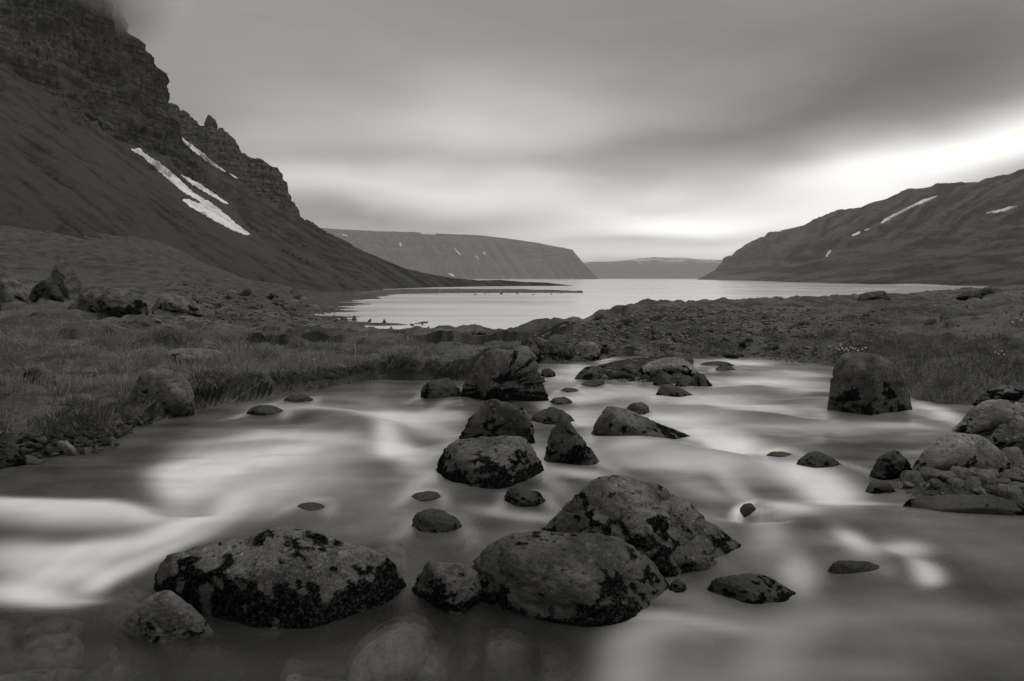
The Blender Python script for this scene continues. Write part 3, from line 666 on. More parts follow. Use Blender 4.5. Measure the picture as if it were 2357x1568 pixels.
U_ = [(0, -22, .0, .3), (-35, 42, .0, .42), (30, 46, .0, .42)]     # undercut front below a lit shoulder
ROCKS = [
 ('Bdomed grey boulder with a dark undercut base in midstream, biggest of the far boulders', [(1060, 915), (1064, 885), (1088, 855), (1104, 826), (1130, 806), (1170, 803), (1214, 808), (1232, 826), (1242, 862), (1254, 900), (1264, 936)], 938, dict(wl=[(1062, 916), (1100, 914), (1150, 914), (1200, 928), (1264, 938)], wle=2, th=.85, fr=[(-10, -14, 0, .2), (-30, 40, .02, .45), (25, 44, .02, .45), (62, 5, .2, .2)], p=16, amp=.045, moss=(.40, .12), res=5)),
 ('Slow dark wet boulder tucked against the left of the domed midstream boulder', [(968, 893), (985, 880), (1010, 871), (1035, 872), (1052, 886), (1066, 915)], 917, dict(mat=M_DARK, moss=(.3, .1), p=12)),
 ('Gpointed cone of grey rock among the far stones by the stream head', [(1236, 830), (1248, 800), (1262, 776), (1282, 769), (1298, 782), (1312, 800), (1320, 826)], 831, dict(moss=(.2, .2), amp=.05)),
 ('Gdark split slab leaning behind the domed midstream boulder', [(1188, 800), (1205, 782), (1222, 779), (1240, 800), (1246, 826)], 826, dict(mat=M_DARK, amp=.07, moss=(.2, .4))),
 ('Glow pale hump just behind the top of the domed midstream boulder', [(1166, 806), (1185, 795), (1212, 799), (1236, 822)], 828, dict(moss=(-.2, .1))),
 ('Gsquare pale block with a dark right face at the stream head', [(1314, 826), (1318, 797), (1335, 786), (1368, 786), (1381, 794), (1382, 830)], 832, dict(mat=M_PALE, p=20, th=.6, fr=[(-8, 12, 0, 0), (70, 5, .1, .1)], moss=(.15, .25))),
 ('Sroof shaped boulder with a lit sloping top and black undercut face, midstream', [(1056, 1004), (1075, 985), (1098, 950), (1122, 928), (1148, 918), (1176, 919), (1192, 936), (1216, 944), (1226, 985), (1232, 1030)], 1036, dict(wl=[(1056, 1006), (1090, 1016), (1150, 1018), (1232, 1036)], wle=0, th=.8, fr=[(4, -16, 0, .25), (-12, 44, .0, .5), (30, 40, .1, .5), (-50, 20, .1, .2)], p=26, amp=.055, moss=(.36, .18), res=5)),
 ('Brounded boulder with a saddle on its back and a big black moss patch', [(1004, 1048), (1016, 1030), (1040, 1016), (1085, 1018), (1125, 1006), (1170, 1002), (1204, 1008), (1222, 1026), (1232, 1062), (1246, 1100), (1254, 1126)], 1124, dict(wl=[(1005, 1050), (1040, 1092), (1090, 1118), (1160, 1126), (1254, 1128)], th=.75, fr=[(-8, 10, 0, .1), (30, 24, .03, .2), (-45, 30, .05, .2)], p=14, amp=.045, moss=(.58, .1), res=5)),
 ('Ssmall mossy stone at the right foot of the saddle backed boulder', [(1160, 1150), (1162, 1120), (1180, 1118), (1205, 1132), (1235, 1132), (1256, 1150), (1259, 1162)], 1166, dict(moss=(.35, .3), amp=.06, mat=M_DARK)),
 ('Btall dark wedge shaped block ending in a point, alone in the middle channel', [(1250, 1056), (1256, 985), (1262, 962), (1280, 950), (1298, 957), (1330, 998), (1362, 1038), (1380, 1066)], 1068, dict(wl=[(1250, 1052), (1265, 1062), (1330, 1067), (1380, 1068)], wle=2, th=.75, fr=[(-24, -8, 0, .2), (38, 38, .08, .42), (-65, 15, .2, .2)], p=30, amp=.035, moss=(.35, .12), mat=M_ROCK, res=5, crack=.8)),
 ('Slow dark rock behind the wedge shaped block', [(1222, 958), (1245, 944), (1268, 936), (1300, 948), (1320, 962), (1323, 976)], 980, dict(mat=M_DARK, moss=(.1, .2))),
 ('Blong sloping speckled boulder tapering to the right in the middle channel', [(1358, 985), (1362, 955), (1374, 941), (1400, 935), (1430, 940), (1480, 965), (1540, 990), (1592, 1014)], 1016, dict(wl=[(1358, 988), (1380, 1012), (1420, 1018), (1500, 1014), (1592, 1015)], th=.55, fr=[(0, 20, 0, 0), (-40, 15, .1, .2), (20, 45, .1, .5)], p=18, moss=(.32, .42), amp=.045, res=5)),
 ('Ssmall grey pyramid stone peeking over the long sloping speckled boulder', [(1438, 940), (1455, 928), (1474, 925), (1490, 935), (1499, 955)], 957, dict(moss=(-.1, .1))),
 ('Ssmall wet hump at the right foot of the domed midstream boulder', [(1262, 926), (1275, 915), (1297, 913), (1313, 922), (1322, 930)], 931, dict(mat=M_DARK, moss=(.1, .1))),
 ('Snearly drowned stone in the foam right of the domed midstream boulder', [(1284, 902), (1300, 892), (1322, 894), (1336, 902)], 904, dict(mat=M_DARK, moss=(-.2, .1))),
 ('Sdark cube like stone touching the domed midstream boulder high on its right', [(1243, 868), (1248, 851), (1262, 848), (1278, 855), (1281, 868)], 869, dict(mat=M_DARK, moss=(.2, .2))),
 ('Ppale oval boulder crowning the stony islet in the stream', [(1464, 852), (1490, 833), (1520, 823), (1560, 822), (1590, 833), (1606, 848), (1611, 862)], 868, dict(mat=M_PALE, on='g', th=.5, moss=(.12, .22), p=10, amp=.03, res=5)),
 ('Sround brown stone behind the pale oval boulder of the islet', [(1526, 822), (1540, 812), (1562, 811), (1586, 818), (1596, 830), (1597, 838)], 842, dict(moss=(-.1, .2))),
 ('Sdark angular stone at the left tip of the islet', [(1322, 868), (1345, 848), (1368, 842), (1390, 850), (1396, 872)], 876, dict(mat=M_DARK, moss=(.2, .2), p=20)),
 ('Srounded twin knob beside the dark angular stone on the islet', [(1392, 862), (1398, 842), (1410, 836), (1424, 846), (1428, 866)], 870, dict(moss=(.1, .2))),
 ('Spale humped stone in the middle front of the islet', [(1424, 862), (1434, 842), (1455, 836), (1470, 842), (1474, 862)], 866, dict(moss=(.0, .3))),
 ('Sdark slanted slab at the front of the islet below the pale oval boulder', [(1502, 880), (1504, 862), (1520, 854), (1545, 866), (1562, 886)], 888, dict(mat=M_DARK, p=26, moss=(-.3, .1))),
 ('Sgrey lump right of the slanted slab at the front of the islet', [(1552, 884), (1560, 868), (1580, 864), (1600, 876), (1608, 890)], 893, dict(moss=(.2, .3))),
 ('Sdark sloping rock forming the right end of the islet', [(1586, 890), (1590, 866), (1602, 858), (1622, 868), (1640, 888)], 892, dict(mat=M_DARK, moss=(.3, .3), th=.7)),
 ('Sflat tilted wet slab in the water just before the islet', [(1336, 884), (1345, 878), (1370, 872), (1392, 873), (1386, 882)], 890, dict(mat=M_DARK, p=24, moss=(-.3, .1), sink=.2)),
 ('Slow dark stone trailing a smooth wake below the islet', [(1508, 902), (1512, 889), (1530, 884), (1555, 890), (1580, 902), (1600, 912)], 914, dict(mat=M_DARK, moss=(.1, .1), th=.5)),
 ('Sflat wet slab farthest right of the three flat stones off the islet', [(1606, 840), (1625, 833), (1650, 831), (1672, 833), (1690, 840)], 843, dict(mat=M_DARK, th=.5, moss=(.0, .2))),
 ('Slow rounded stone, nearest of the three flat stones off the islet', [(1640, 856), (1650, 848), (1665, 847), (1682, 854)], 857, dict(mat=M_DARK, moss=(-.2, .1))),
 ('Sdark ridged stone between the two other flat stones off the islet', [(1642, 850), (1660, 840), (1678, 842), (1698, 852)], 854, dict(mat=M_DARK, moss=(.1, .2))),
 ('Bhuge smooth egg shaped boulder with a cracked crown by the right bank', [(1902, 935), (1908, 900), (1922, 862), (1938, 830), (1962, 812), (2000, 808), (2030, 814), (2060, 836), (2084, 864), (2092, 905), (2100, 954)], 956, dict(wl=[(1902, 936), (1940, 945), (2000, 953), (2060, 957), (2100, 955)], wle=2, th=.85, fr=[(-6, 4, 0, .2), (-42, 12, .08, .2), (42, 12, .08, .2), (0, 42, .12, .72)], p=10, amp=.02, moss=(-.14, .06), res=5, crack=.5)),
 ('Bbroad grey boulder at the top of the right hand stone pile', [(2178, 1000), (2195, 970), (2222, 942), (2260, 920), (2300, 918), (2345, 930), (2420, 945), (2440, 1000)], 1008, dict(on='g', th=.6, mat=M_PALE, moss=(.05, .28), amp=.05, res=5, bu=2250)),
 ('Ggrooved grey boulder at the frame edge on the right hand stone pile', [(2270, 1000), (2282, 975), (2312, 955), (2350, 962), (2420, 975), (2430, 1030)], 1034, dict(on='g', th=.6, mat=M_PALE, moss=(.05, .35), amp=.07, res=5)),
 ('Ppale smooth granite boulder, brightest of the right hand stone pile', [(2094, 1060), (2102, 1035), (2130, 1010), (2180, 996), (2240, 996), (2280, 1008), (2310, 1030), (2334, 1052), (2330, 1085)], 1098, dict(on='g', th=.6, mat=M_PALE, moss=(-.15, .0), p=10, amp=.02, res=5, bu=2160, crack=.15)),
 ('Sblack mossy rock wedged left of the pale granite boulder', [(1998, 1092), (2008, 1068), (2035, 1048), (2072, 1036), (2096, 1040), (2102, 1085), (2100, 1110)], 1106, dict(mat=M_DARK, moss=(.5, .4), amp=.08, th=.6)),
 ('Slow rounded stone at the water edge left of the flat ledge', [(1990, 1128), (2000, 1106), (2025, 1104), (2050, 1116), (2064, 1132)], 1138, dict(moss=(.2, .1))),
 ('Bflat wet ledge of rock at the foot of the right hand stone pile', [(2066, 1165), (2080, 1146), (2140, 1142), (2200, 1138), (2260, 1142), (2320, 1154), (2380, 1172), (2420, 1200)], 1192, dict(th=.35, moss=(.25, .35), amp=.07, res=5, mat=M_DARK, p=20, bu=2230)),
 ('Blargest boulder, a broad pyramid streaked with black moss in midstream', [(1226, 1212), (1265, 1190), (1310, 1165), (1360, 1148), (1382, 1120), (1420, 1096), (1470, 1092), (1510, 1108), (1560, 1140), (1610, 1185), (1660, 1235), (1700, 1275), (1712, 1300)], 1312, dict(wl=[(1226, 1212), (1300, 1245), (1420, 1292), (1500, 1330), (1600, 1322), (1712, 1302)], wle=18, th=.7, fr=[(-20, 8, .0, .0), (-34, 34, .0, .35), (16, 46, .1, .5), (55, 30, .1, .2), (-60, 30, .1, .1)], p=36, amp=.035, moss=(.36, .24), res=6, bu=1500)),
 ('Bnearest massive boulder with a dented crown and pitted front', [(1070, 1300), (1085, 1270), (1130, 1236), (1170, 1218), (1215, 1220), (1290, 1232), (1370, 1222), (1405, 1219), (1430, 1240), (1470, 1290), (1510, 1340), (1540, 1375), (1548, 1395)], 1446, dict(wl=[(1068, 1302), (1100, 1380), (1200, 1412), (1330, 1440), (1410, 1448), (1500, 1412), (1550, 1396)], wle=8, th=.62, fr=[(-6, 8, .0, .05), (-50, 20, .08, .1), (45, 16, .06, .1), (0, 56, .12, .78)], p=17, amp=.055, moss=(.38, .36), res=6, bu=1330)),
 ('Ssmall pale topped mossy stone wedged between the two nearest wide boulders', [(944, 1330), (955, 1300), (985, 1290), (1030, 1293), (1080, 1300), (1120, 1340), (1130, 1400)], 1428, dict(wl=[(944, 1332), (975, 1372), (1040, 1412), (1085, 1428), (1132, 1404)], th=.7, moss=(.42, .34), amp=.06, res=5, bu=1070)),
 ('Bwide low boulder with a peaked ridge and black mossy front, lower left', [(352, 1290), (400, 1276), (500, 1258), (560, 1240), (610, 1222), (656, 1212), (690, 1224), (760, 1240), (830, 1258), (890, 1280), (936, 1306)], 1440, dict(yd=.30, wl=[(350, 1320), (440, 1396), (560, 1436), (700, 1442), (860, 1392), (940, 1330)], wle=10, th=.42, fr=[(0, 18, .0, .0), (-40, 30, .1, .1), (42, 26, .1, .1)], p=44, amp=.04, moss=(.50, .34), res=6, bu=650)),
 ('Ssmall pointed pale stone with a row of dark moss tufts, lower left', [(268, 1450), (300, 1405), (340, 1368), (375, 1357), (405, 1362), (440, 1390), (480, 1425), (494, 1455)], 1486, dict(wl=[(266, 1450), (330, 1476), (430, 1488), (496, 1455)], wle=16, th=.85, fr=[(-25, 34, .0, .05), (30, 6, .02, .2)], p=16, mat=M_PALE, amp=.05, moss=(-.05, .12), res=5, bu=410)),
 ('Sdark half sunk stone with a mossy right edge in the quiet pool', [(948, 1205), (962, 1180), (990, 1170), (1020, 1172), (1050, 1188), (1068, 1212)], 1226, dict(wl=[(947, 1206), (975, 1222), (1020, 1227), (1069, 1214)], mat=M_DARK, moss=(.0, .3))),
 ('Ssmallest wet stone showing in the quiet pool', [(940, 1148), (960, 1134), (985, 1130), (1008, 1132), (1018, 1145)], 1154, dict(mat=M_DARK, moss=(-.3, .05))),
 ('Srock just breaking the surface as a smooth hump in the quiet pool', [(676, 1172), (692, 1160), (715, 1156), (740, 1160), (760, 1172)], 1178, dict(mat=M_DARK, moss=(-.5, .0), wet=.5, amp=.03)),
 ('Smossy rounded stone at the right foot of the broad pyramid boulder', [(1506, 1308), (1512, 1280), (1540, 1262), (1575, 1255), (1610, 1262), (1640, 1285), (1660, 1306)], 1316, dict(moss=(.3, .3), amp=.07, res=5)),
 ('Slittle black mossy cobble right of the nearest massive boulder', [(1538, 1358), (1542, 1338), (1560, 1332), (1578, 1345), (1586, 1360)], 1368, dict(moss=(.5, .4), mat=M_DARK)),
 ('Blow craggy black mossy rock with water sliding round it, lower right', [(1622, 1345), (1645, 1328), (1700, 1322), (1750, 1318), (1780, 1335), (1820, 1360), (1846, 1380)], 1392, dict(wl=[(1620, 1346), (1680, 1376), (1740, 1393), (1800, 1386), (1848, 1380)], th=.55, mat=M_DARK, moss=(.45, .4), amp=.09, res=5)),
 ('Slow flat dark rock with shallow water at its left, right channel', [(1830, 1062), (1845, 1044), (1880, 1038), (1915, 1050), (1945, 1074)], 1080, dict(th=.5, mat=M_DARK, moss=(.1, .3), p=20)),
 ('Sthin wet lip of rock left of the low flat dark rock, right channel', [(1762, 1048), (1775, 1039), (1800, 1039), (1835, 1048)], 1052, dict(mat=M_DARK, moss=(-.5, 0), wet=.4, th=.5)),
 ('Slow rounded rock mostly under the sliding water, lower right', [(1900, 1308), (1930, 1292), (1970, 1290), (2020, 1300), (2060, 1320)], 1326, dict(wl=[(1898, 1309), (1940, 1322), (2062, 1327)], mat=M_DARK, moss=(-.5, .0), wet=.5, th=.5)),
 ('Ssmall dark knob in the white water of the right channel', [(1700, 1172), (1712, 1160), (1728, 1158), (1742, 1170)], 1176, dict(mat=M_DARK, moss=(-.5, 0), wet=.4)),
 ('Slow mossy stone at the foot of the left bank, nearer one', [(566, 948), (585, 933), (620, 932), (645, 940), (660, 952)], 956, dict(mat=M_DARK, moss=(.1, .4), th=.6)),
 ('Slow mossy stone at the foot of the left bank, farther one', [(652, 920), (670, 910), (700, 908), (718, 916), (724, 925)], 927, dict(mat=M_DARK, moss=(.1, .4), th=.6)),
 ('Bround lichen spotted boulder set in the left grassy bank', [(298, 900), (302, 872), (330, 852), (372, 848), (410, 854), (440, 872), (450, 905), (440, 935)], 950, dict(on='g', th=.7, moss=(-.1, .08), mat=M_PALE, amp=.03, p=10, res=5, bu=390, fr=[(10, -8, 0, .2), (-30, 20, .04, .3), (20, 40, .03, .6)])),
 ('Plong pale rock half buried in the grass behind the lichen boulder', [(362, 832), (385, 808), (430, 801), (480, 804), (515, 812), (540, 832)], 842, dict(on='g', th=.4, moss=(-.15, .1), mat=M_PALE)),
 ('Sridge of grey rock poking out of the grass at the left frame side', [(38, 868), (60, 842), (90, 846), (130, 862), (160, 884)], 888, dict(on='g', th=.4, moss=(.3, .4))),
 ('Btall boulder cut by the left frame edge on the meadow', [(-90, 690), (-60, 620), (-10, 606), (25, 630), (50, 645), (66, 670), (64, 690)], 697, dict(on='g', th=.8, moss=(-.1, .2), amp=.06, res=5)),
 ('Bleaning slab of rock, tallest on the left meadow', [(92, 680), (108, 630), (130, 600), (152, 586), (176, 590), (198, 606), (196, 625), (180, 650), (172, 685)], 690, dict(on='g', th=.6, moss=(-.6, .05), p=22, amp=.04, res=5, crack=.8)),
 ('Srounded dark blotched boulder between the frame edge boulder and the leaning slab', [(66, 680), (78, 654), (102, 644), (124, 648), (140, 666), (146, 688)], 692, dict(on='g', mat=M_DARK, moss=(.15, .5))),
 ('Blong crusty lichen ledge on the left meadow, widest rock there', [(152, 680), (175, 662), (220, 658), (258, 662), (268, 674), (310, 672), (342, 678), (340, 706), (322, 720)], 722, dict(on='g', th=.45, moss=(-.15, .25), mat=M_ROCK, amp=.08, res=5)),
 ('Slow tapering rock right of the crusty lichen ledge', [(345, 690), (362, 676), (400, 682), (440, 692), (468, 706), (466, 720)], 722, dict(on='g', th=.5, moss=(-.1, .2), amp=.05)),
 ('Ssmall pale pointed stone in the meadow grass below the lichen ledge', [(338, 742), (350, 732), (362, 731), (375, 741)], 743, dict(on='g', mat=M_PALE, moss=(-.3, .1))),
 ('Ssmall white bright stone on the slope above the tapering rock', [(490, 714), (496, 711), (506, 712), (504, 715)], 716, dict(on='g', mat=M_PALE, moss=(-.5, 0))),
 ('Bflat topped block standing alone on the right shore crest', [(1973, 688), (1976, 674), (2000, 671), (2030, 669), (2046, 669), (2052, 684)], 690, dict(on='g', th=.5, mat=M_DARK, p=28, moss=(-.3, .2))),
 ('Bhigher of two dark boulders on the right shore crest', [(2240, 680), (2255, 668), (2270, 661), (2288, 666), (2296, 674)], 681, dict(on='g', mat=M_DARK, moss=(-.1, .2))),
 ('Blower of two dark boulders on the right shore crest', [(2200, 684), (2212, 674), (2235, 671), (2256, 676), (2262, 684)], 687, dict(on='g', mat=M_DARK, moss=(-.1, .2))),
 ('Ssmall lone grey stone in the right moorland below the shore crest', [(2128, 744), (2138, 732), (2152, 730), (2162, 742)], 747, dict(on='g', moss=(-.2, .2))),
 ('Snotched little rock on the sloping skyline of the right shore', [(1366, 734), (1374, 722), (1386, 721), (1396, 732)], 736, dict(on='g', mat=M_DARK, moss=(-.2, .2))),
 ('Bdark humped rock on the near edge of the bay, left of centre', [(1058, 768), (1075, 762), (1098, 760), (1130, 763), (1148, 772)], 774, dict(on='g', mat=M_DARK, moss=(.1, .2), th=.5)),
 ('Gweathered hump of rock buried in grass at the top right of the stone pile', [(2240, 920), (2270, 895), (2310, 886), (2360, 890), (2400, 920)], 930, dict(on='g', moss=(.6, .6), amp=.06, th=.5)),
 # broken rock along the foot of the left bank
 ('Gcracked pale stone capping the broken rock at the left frame edge', [(20, 1010), (50, 990), (80, 976), (108, 986), (112, 1004), (90, 1016)], 1024, dict(on='g', p=22, th=.6, moss=(.1, .2))),
 ('Gtilted dark slab at the left frame edge above the water', [(-30, 1062), (-10, 1030), (30, 1002), (56, 996), (58, 1020), (40, 1050)], 1066, dict(on='g', p=24, mat=M_DARK, moss=(.2, .3), th=.6)),
 ('Gsloping grey stone in the middle of the broken rock by the left bank', [(118, 1048), (122, 1016), (150, 1012), (176, 1030), (192, 1052)], 1058, dict(on='g', p=20, moss=(.2, .2))),
 ('Gsmall grey wedge at the water line right of the sloping grey stone', [(182, 1052), (190, 1030), (205, 1034), (214, 1050)], 1056, dict(on='g', p=20, moss=(.1, .2))),
 ('Gtwo toned stone at the right end of the broken rock by the left bank', [(232, 1034), (240, 1012), (258, 1004), (276, 1014), (284, 1032)], 1038, dict(on='g', p=20, moss=(.1, .2))),
 ('Gblack mossy mound of rock lowest in the broken rock by the left bank', [(-20, 1085), (20, 1055), (70, 1046), (120, 1060), (150, 1075)], 1082, dict(on='g', mat=M_DARK, moss=(.6, .5), amp=.09)),
 ('Gthin slab between the sloping grey stone and the two toned stone', [(205, 1046), (220, 1024), (236, 1028), (240, 1044)], 1050, dict(on='g', p=22, mat=M_DARK, moss=(.1, .3))),
]
for (lab, poly, bv, kw) in ROCKS:
    kind_ = lab[0]; lab = lab[1:]
    nm, cat_ = ('stone', 'stone') if kind_ == 'S' else ('boulder', 'boulder')
    if kind_ == 'P': kw.setdefault('mat', M_PALE)
    if kind_ == 'G' and 'on' not in kw: kw['on'] = 'g'
    rock(nm, lab, poly, bv, cat=cat_, **kw)

WAKES = [q for q in FOOT if poly_sd(np.array([q[0]]), np.array([q[1]]), STREAM)[0] < -.12]
# ------------------------------------------------------------------ the stream
FOAM = [(425, 1105, 60, 46, -16, .92, 2.4, 1), (600, 1050, 150, 22, -12, .55), (640, 1095, 190, 60, -16, .34), (560, 1010, 110, 10, -6, .40), (700, 1005, 120, 9, 2, .45),
        (790, 952, 150, 10, 5, .55), (900, 1008, 34, 26, 38, .70, 2.6, 1.3), (950, 972, 90, 20, 14, .5), (930, 1030, 70, 12, 6, .4), (1010, 955, 60, 10, 0, .4),
        (110, 1158, 230, 9, 3, .85, 1, 4.5), (330, 1178, 60, 7, 8, .5, 1, 3), (430, 1205, 130, 20, -22, .72), (230, 1262, 170, 22, -10, .72), (60, 1285, 110, 34, 0, .6), (330, 1288, 150, 14, -24, .6),
        (150, 1318, 150, 30, -12, .70), (60, 1372, 90, 22, 4, .72), (215, 1340, 40, 22, -30, .5), (150, 1388, 70, 8, -4, .35), (540, 1165, 60, 22, -34, .4), (640, 1130, 90, 40, -25, .25),
        (880, 1170, 170, 60, -10, .10), (1320, 1088, 70, 14, 10, .4), (1180, 1180, 100, 10, 8, .25), (1100, 1245, 120, 20, 0, .06),
        (1330, 852, 60, 9, 0, .5), (1395, 829, 22, 4, 0, .8), (1290, 870, 40, 10, 0, .4), (1700, 836, 70, 5, 3, .75), (1760, 880, 90, 13, 0, .65), (1620, 915, 110, 11, 0, .4),
        (1690, 935, 150, 11, 3, .55), (1450, 905, 90, 12, 2, .4), (1560, 968, 120, 12, 0, .5), (1850, 902, 60, 8, 0, .4), (1840, 860, 60, 5, 2, .4), (1330, 960, 60, 14, 0, .4), (1330, 915, 70, 12, 0, .4),
        (1690, 1020, 75, 13, 6, .85), (1610, 990, 120, 18, 12, .55), (1750, 1030, 60, 12, 8, .4), (1850, 985, 250, 14, 0, .22), (2165, 952, 45, 11, 20, .65), (2120, 935, 40, 8, 10, .4), (2060, 985, 90, 5, 3, .3),
        (1620, 1070, 160, 20, 10, .38), (1490, 1062, 110, 14, 6, .35), (1450, 1030, 60, 14, 8, .3), (1900, 1120, 75, 32, 28, .75), (1830, 1090, 80, 22, 20, .4), (1830, 1168, 60, 12, 10, .6), (1960, 1158, 80, 7, 4, .5),
        (1690, 1120, 50, 18, 32, .35), (1715, 1166, 26, 8, -30, .75), (1600, 1120, 70, 20, 20, .25), (1765, 1225, 40, 44, 8, .28), (1965, 1262, 48, 24, 40, .6), (2075, 1272, 55, 20, -5, .45), (2120, 1322, 38, 20, 18, .58), (1828, 1322, 34, 48, -32, .34),
        (1850, 1262, 200, 60, 12, .04), (1590, 1450, 100, 26, 8, .10), (1510, 1458, 90, 34, -16, .12), (1470, 1500, 74, 60, -30, .13), (1440, 1560, 56, 74, 12, .16), (1560, 1530, 150, 80, 10, .10),
        (1870, 1440, 120, 26, -4, .07), (1800, 1470, 90, 44, -24, .10), (1770, 1540, 70, 74, 10, .11), (1900, 1520, 190, 80, 0, .06), (1650, 1408, 150, 20, 16, .10), (1560, 1600, 260, 60, -4, .08), (2000, 1440, 260, 50, 10, .05), (2200, 1230, 190, 50, 12, .04),
        (2150, 1400, 160, 30, 15, .05), (1650, 1440, 90, 14, 10, .2), (1950, 1540, 200, 30, 5, .06), (1500, 1420, 60, 12, 0, .2)]
HUMP = [(800, 968, 110, 16, 8, .026), (930, 1022, 70, 20, 0, -.022), (330, 1128, 160, 20, 3, .010), (430, 1168, 80, 9, 0, -.03), (2000, 1300, 120, 24, 14, .016),
        (1580, 1050, 160, 16, 10, .028), (1700, 1022, 60, 10, 0, -.03), (1750, 1185, 60, 10, 0, -.04), (2100, 1190, 200, 18, 4, .014), (2125, 1335, 50, 18, 0, -.012), (1500, 1490, 90, 50, 0, .008), (1720, 960, 160, 7, 3, .02), (1800, 905, 160, 6, 3, .015)]
def blobs(u, v, L):
    for (a, b, su, sv, r, k, *asy) in L:
        c, s = math.cos(math.radians(r)), math.sin(math.radians(r)); du, dv = u - a, v - b
        x = (du * c + dv * s) / su; y = (-du * s + dv * c) / sv
        if asy: x = np.where(x > 0, x / asy[0], x)
        if len(asy) > 1: y = np.where(y > 0, y / asy[1], y)
        yield k * np.exp(-(x * x + y * y) ** 1.25 * .7)
nr, nc = 420, 420
yp = np.exp(np.linspace(math.log(1.6), math.log(22), nr)); s_ = np.linspace(-1, 1, nc); s_ = 1.25 * np.sign(s_) * (np.abs(s_) * .7 + .3 * np.abs(s_) ** 3)
WX = s_[None, :] * yp[:, None]; WY = (yp - 3.4)[:, None] + 0 * WX
P0 = np.stack([WX, WY, 0 * WX], -1).reshape(-1, 3)
u, v = project(P0); front = P0[:, 1] > .8
wu = u + 20 * fbm(P0 * [.9, 1.2, 1], 2); wvv = v + 7 * fbm(P0 * [.8, 1.2, 1] + 20, 2)
f = np.ones(len(P0))
for g in blobs(wu, wvv, FOAM): f *= 1 - np.minimum(1.2 * g, .96) * front
fl = fbm(np.stack([P0[:, 0] * .8 + P0[:, 1] * .2, P0[:, 1] * 3.2, P0[:, 2]], -1), 4)
f = 1 - f
psi = P0[:, 0] + .18 * (P0[:, 1] - 5)
for (fx, fy, ra, rb) in WAKES:
    dx, dy = P0[:, 0] - fx, P0[:, 1] - fy; r2 = np.maximum(dx * dx + dy * dy, .6 * ra * ra); psi = psi - 1.1 * ra * ra * dx / r2
flow = fbm(np.stack([psi * 3.4, P0[:, 1] * .55, P0[:, 2]], -1), 3); fl = .8 * fl + .25 * flow
for (fx, fy, ra, rb) in WAKES:                        # pale wakes sliding off both shoulders of each stone
    for sgn in (-1, 1):
        dx = (P0[:, 0] - fx - sgn * ra * (1.08 + .25 * np.clip((fy - P0[:, 1]) / ra, 0, 3))) / (.16 * ra + .03); dy = (P0[:, 1] - fy + .5 * ra) / (1.1 * ra)
        f = 1 - (1 - f) * (1 - .27 * np.exp(-dx * dx - dy * dy) * sstep(P0[:, 1], 2.6, 4.5))
    dx = (P0[:, 0] - fx) / (.95 * ra); dy = (P0[:, 1] - fy - 1.15 * rb) / (.14 * rb + .05); f = 1 - (1 - f) * (1 - .30 * np.exp(-dx * dx - dy * dy) * sstep(P0[:, 1], 2.6, 4.5))
mid = sstep(P0[:, 1], 3.0, 5.5)
fine = fbm(np.stack([psi * 9 + fl * .6, P0[:, 1] * 1.1, P0[:, 2]], -1), 3)
f = np.clip(f * (1 + .18 * fl + .05 * fine) + (.02 + .035 * mid + .035 * sstep(P0[:, 0], .2, .9)) * (1 + 1.3 * fl), 0.012, .97)
h = (.010 + .018 * mid) * fbm(np.stack([P0[:, 0] * 1.1, P0[:, 1] * 2.2, P0[:, 2]], -1), 3)
for g in blobs(wu, wvv, HUMP): h += 3.2 * g * front
W = np.stack([WX.ravel(), WY.ravel(), h], -1)
sdw = poly_sd(W[:, 0], W[:, 1], STREAM)
F = grid_faces(nr, nc); F = F[(sdw[F] < .55).any(1)]
stream = link_mesh('stream', W, F, M_STREAM, attrs={'foam': f})
tag(stream, 'smooth milky stream water flowing between boulders', kind='structure')

# loose stones: a few shapes shared by many single stones
def stone_mesh(seed, mat, res=3, flat=.6, p=9, amp=.05):
    r = np.random.default_rng(seed); V, F = ico(res); planes = []
    for _ in range(13):
        n = r.normal(size=3); n /= np.linalg.norm(n); planes.append((n, r.uniform(.72, 1.0)))
    R = surface(V, p, planes); Q = V * R[:, None]; Q += V * (amp * (fbm(Q * 1.8 + seed, 3) + .4 * fbm(Q * 6 + seed, 2)))[:, None]; Q *= [1, .78, flat]
    o = link_mesh('stone', Q, F, mat, attrs={'moss': sstep(fbm(Q * 2.2 + seed, 3), .3, .8) * .8, 'wet': np.zeros(len(Q))}); me = o.data; bpy.data.objects.remove(o); return me
PB = [stone_mesh(81 + k, M_PALE, 3, [.6, .75, .55][k % 3], [8, 12, 16][k % 3], .05) for k in range(6)]
SM = [stone_mesh(11 + k, [M_ROCK, M_ROCK, M_DARK, M_DARK][k % 4], 3, [.55, .7, .5, .62][k % 4], [9, 14, 26, 20][k % 4], [.04, .05, .10, .08][k % 4]) for k in range(10)]
def stone(x, y, z, s, label, group, me=None, flat=1.0, rot=None, sink=.25, name='stone'):
    o = bpy.data.objects.new(name, me or SM[int(rng.integers(len(SM)))]); COL.objects.link(o)
    o.location = (x, y, z + s * .6 * (.5 - sink)); o.scale = (s, s * rng.uniform(.8, 1.1), s * flat)
    o.rotation_euler = rot or (rng.normal() * .25, rng.normal() * .25, rng.uniform(0, 6.3))
    return tag(o, label, name, group)
def stone_px(u, v, wpx, label, group, **k):
    h = ground_hit(u, v); s = wpx / FPX * h[1] * .5; return stone(h[0], h[1] + s * .6, h[2], s, label, group, **k)
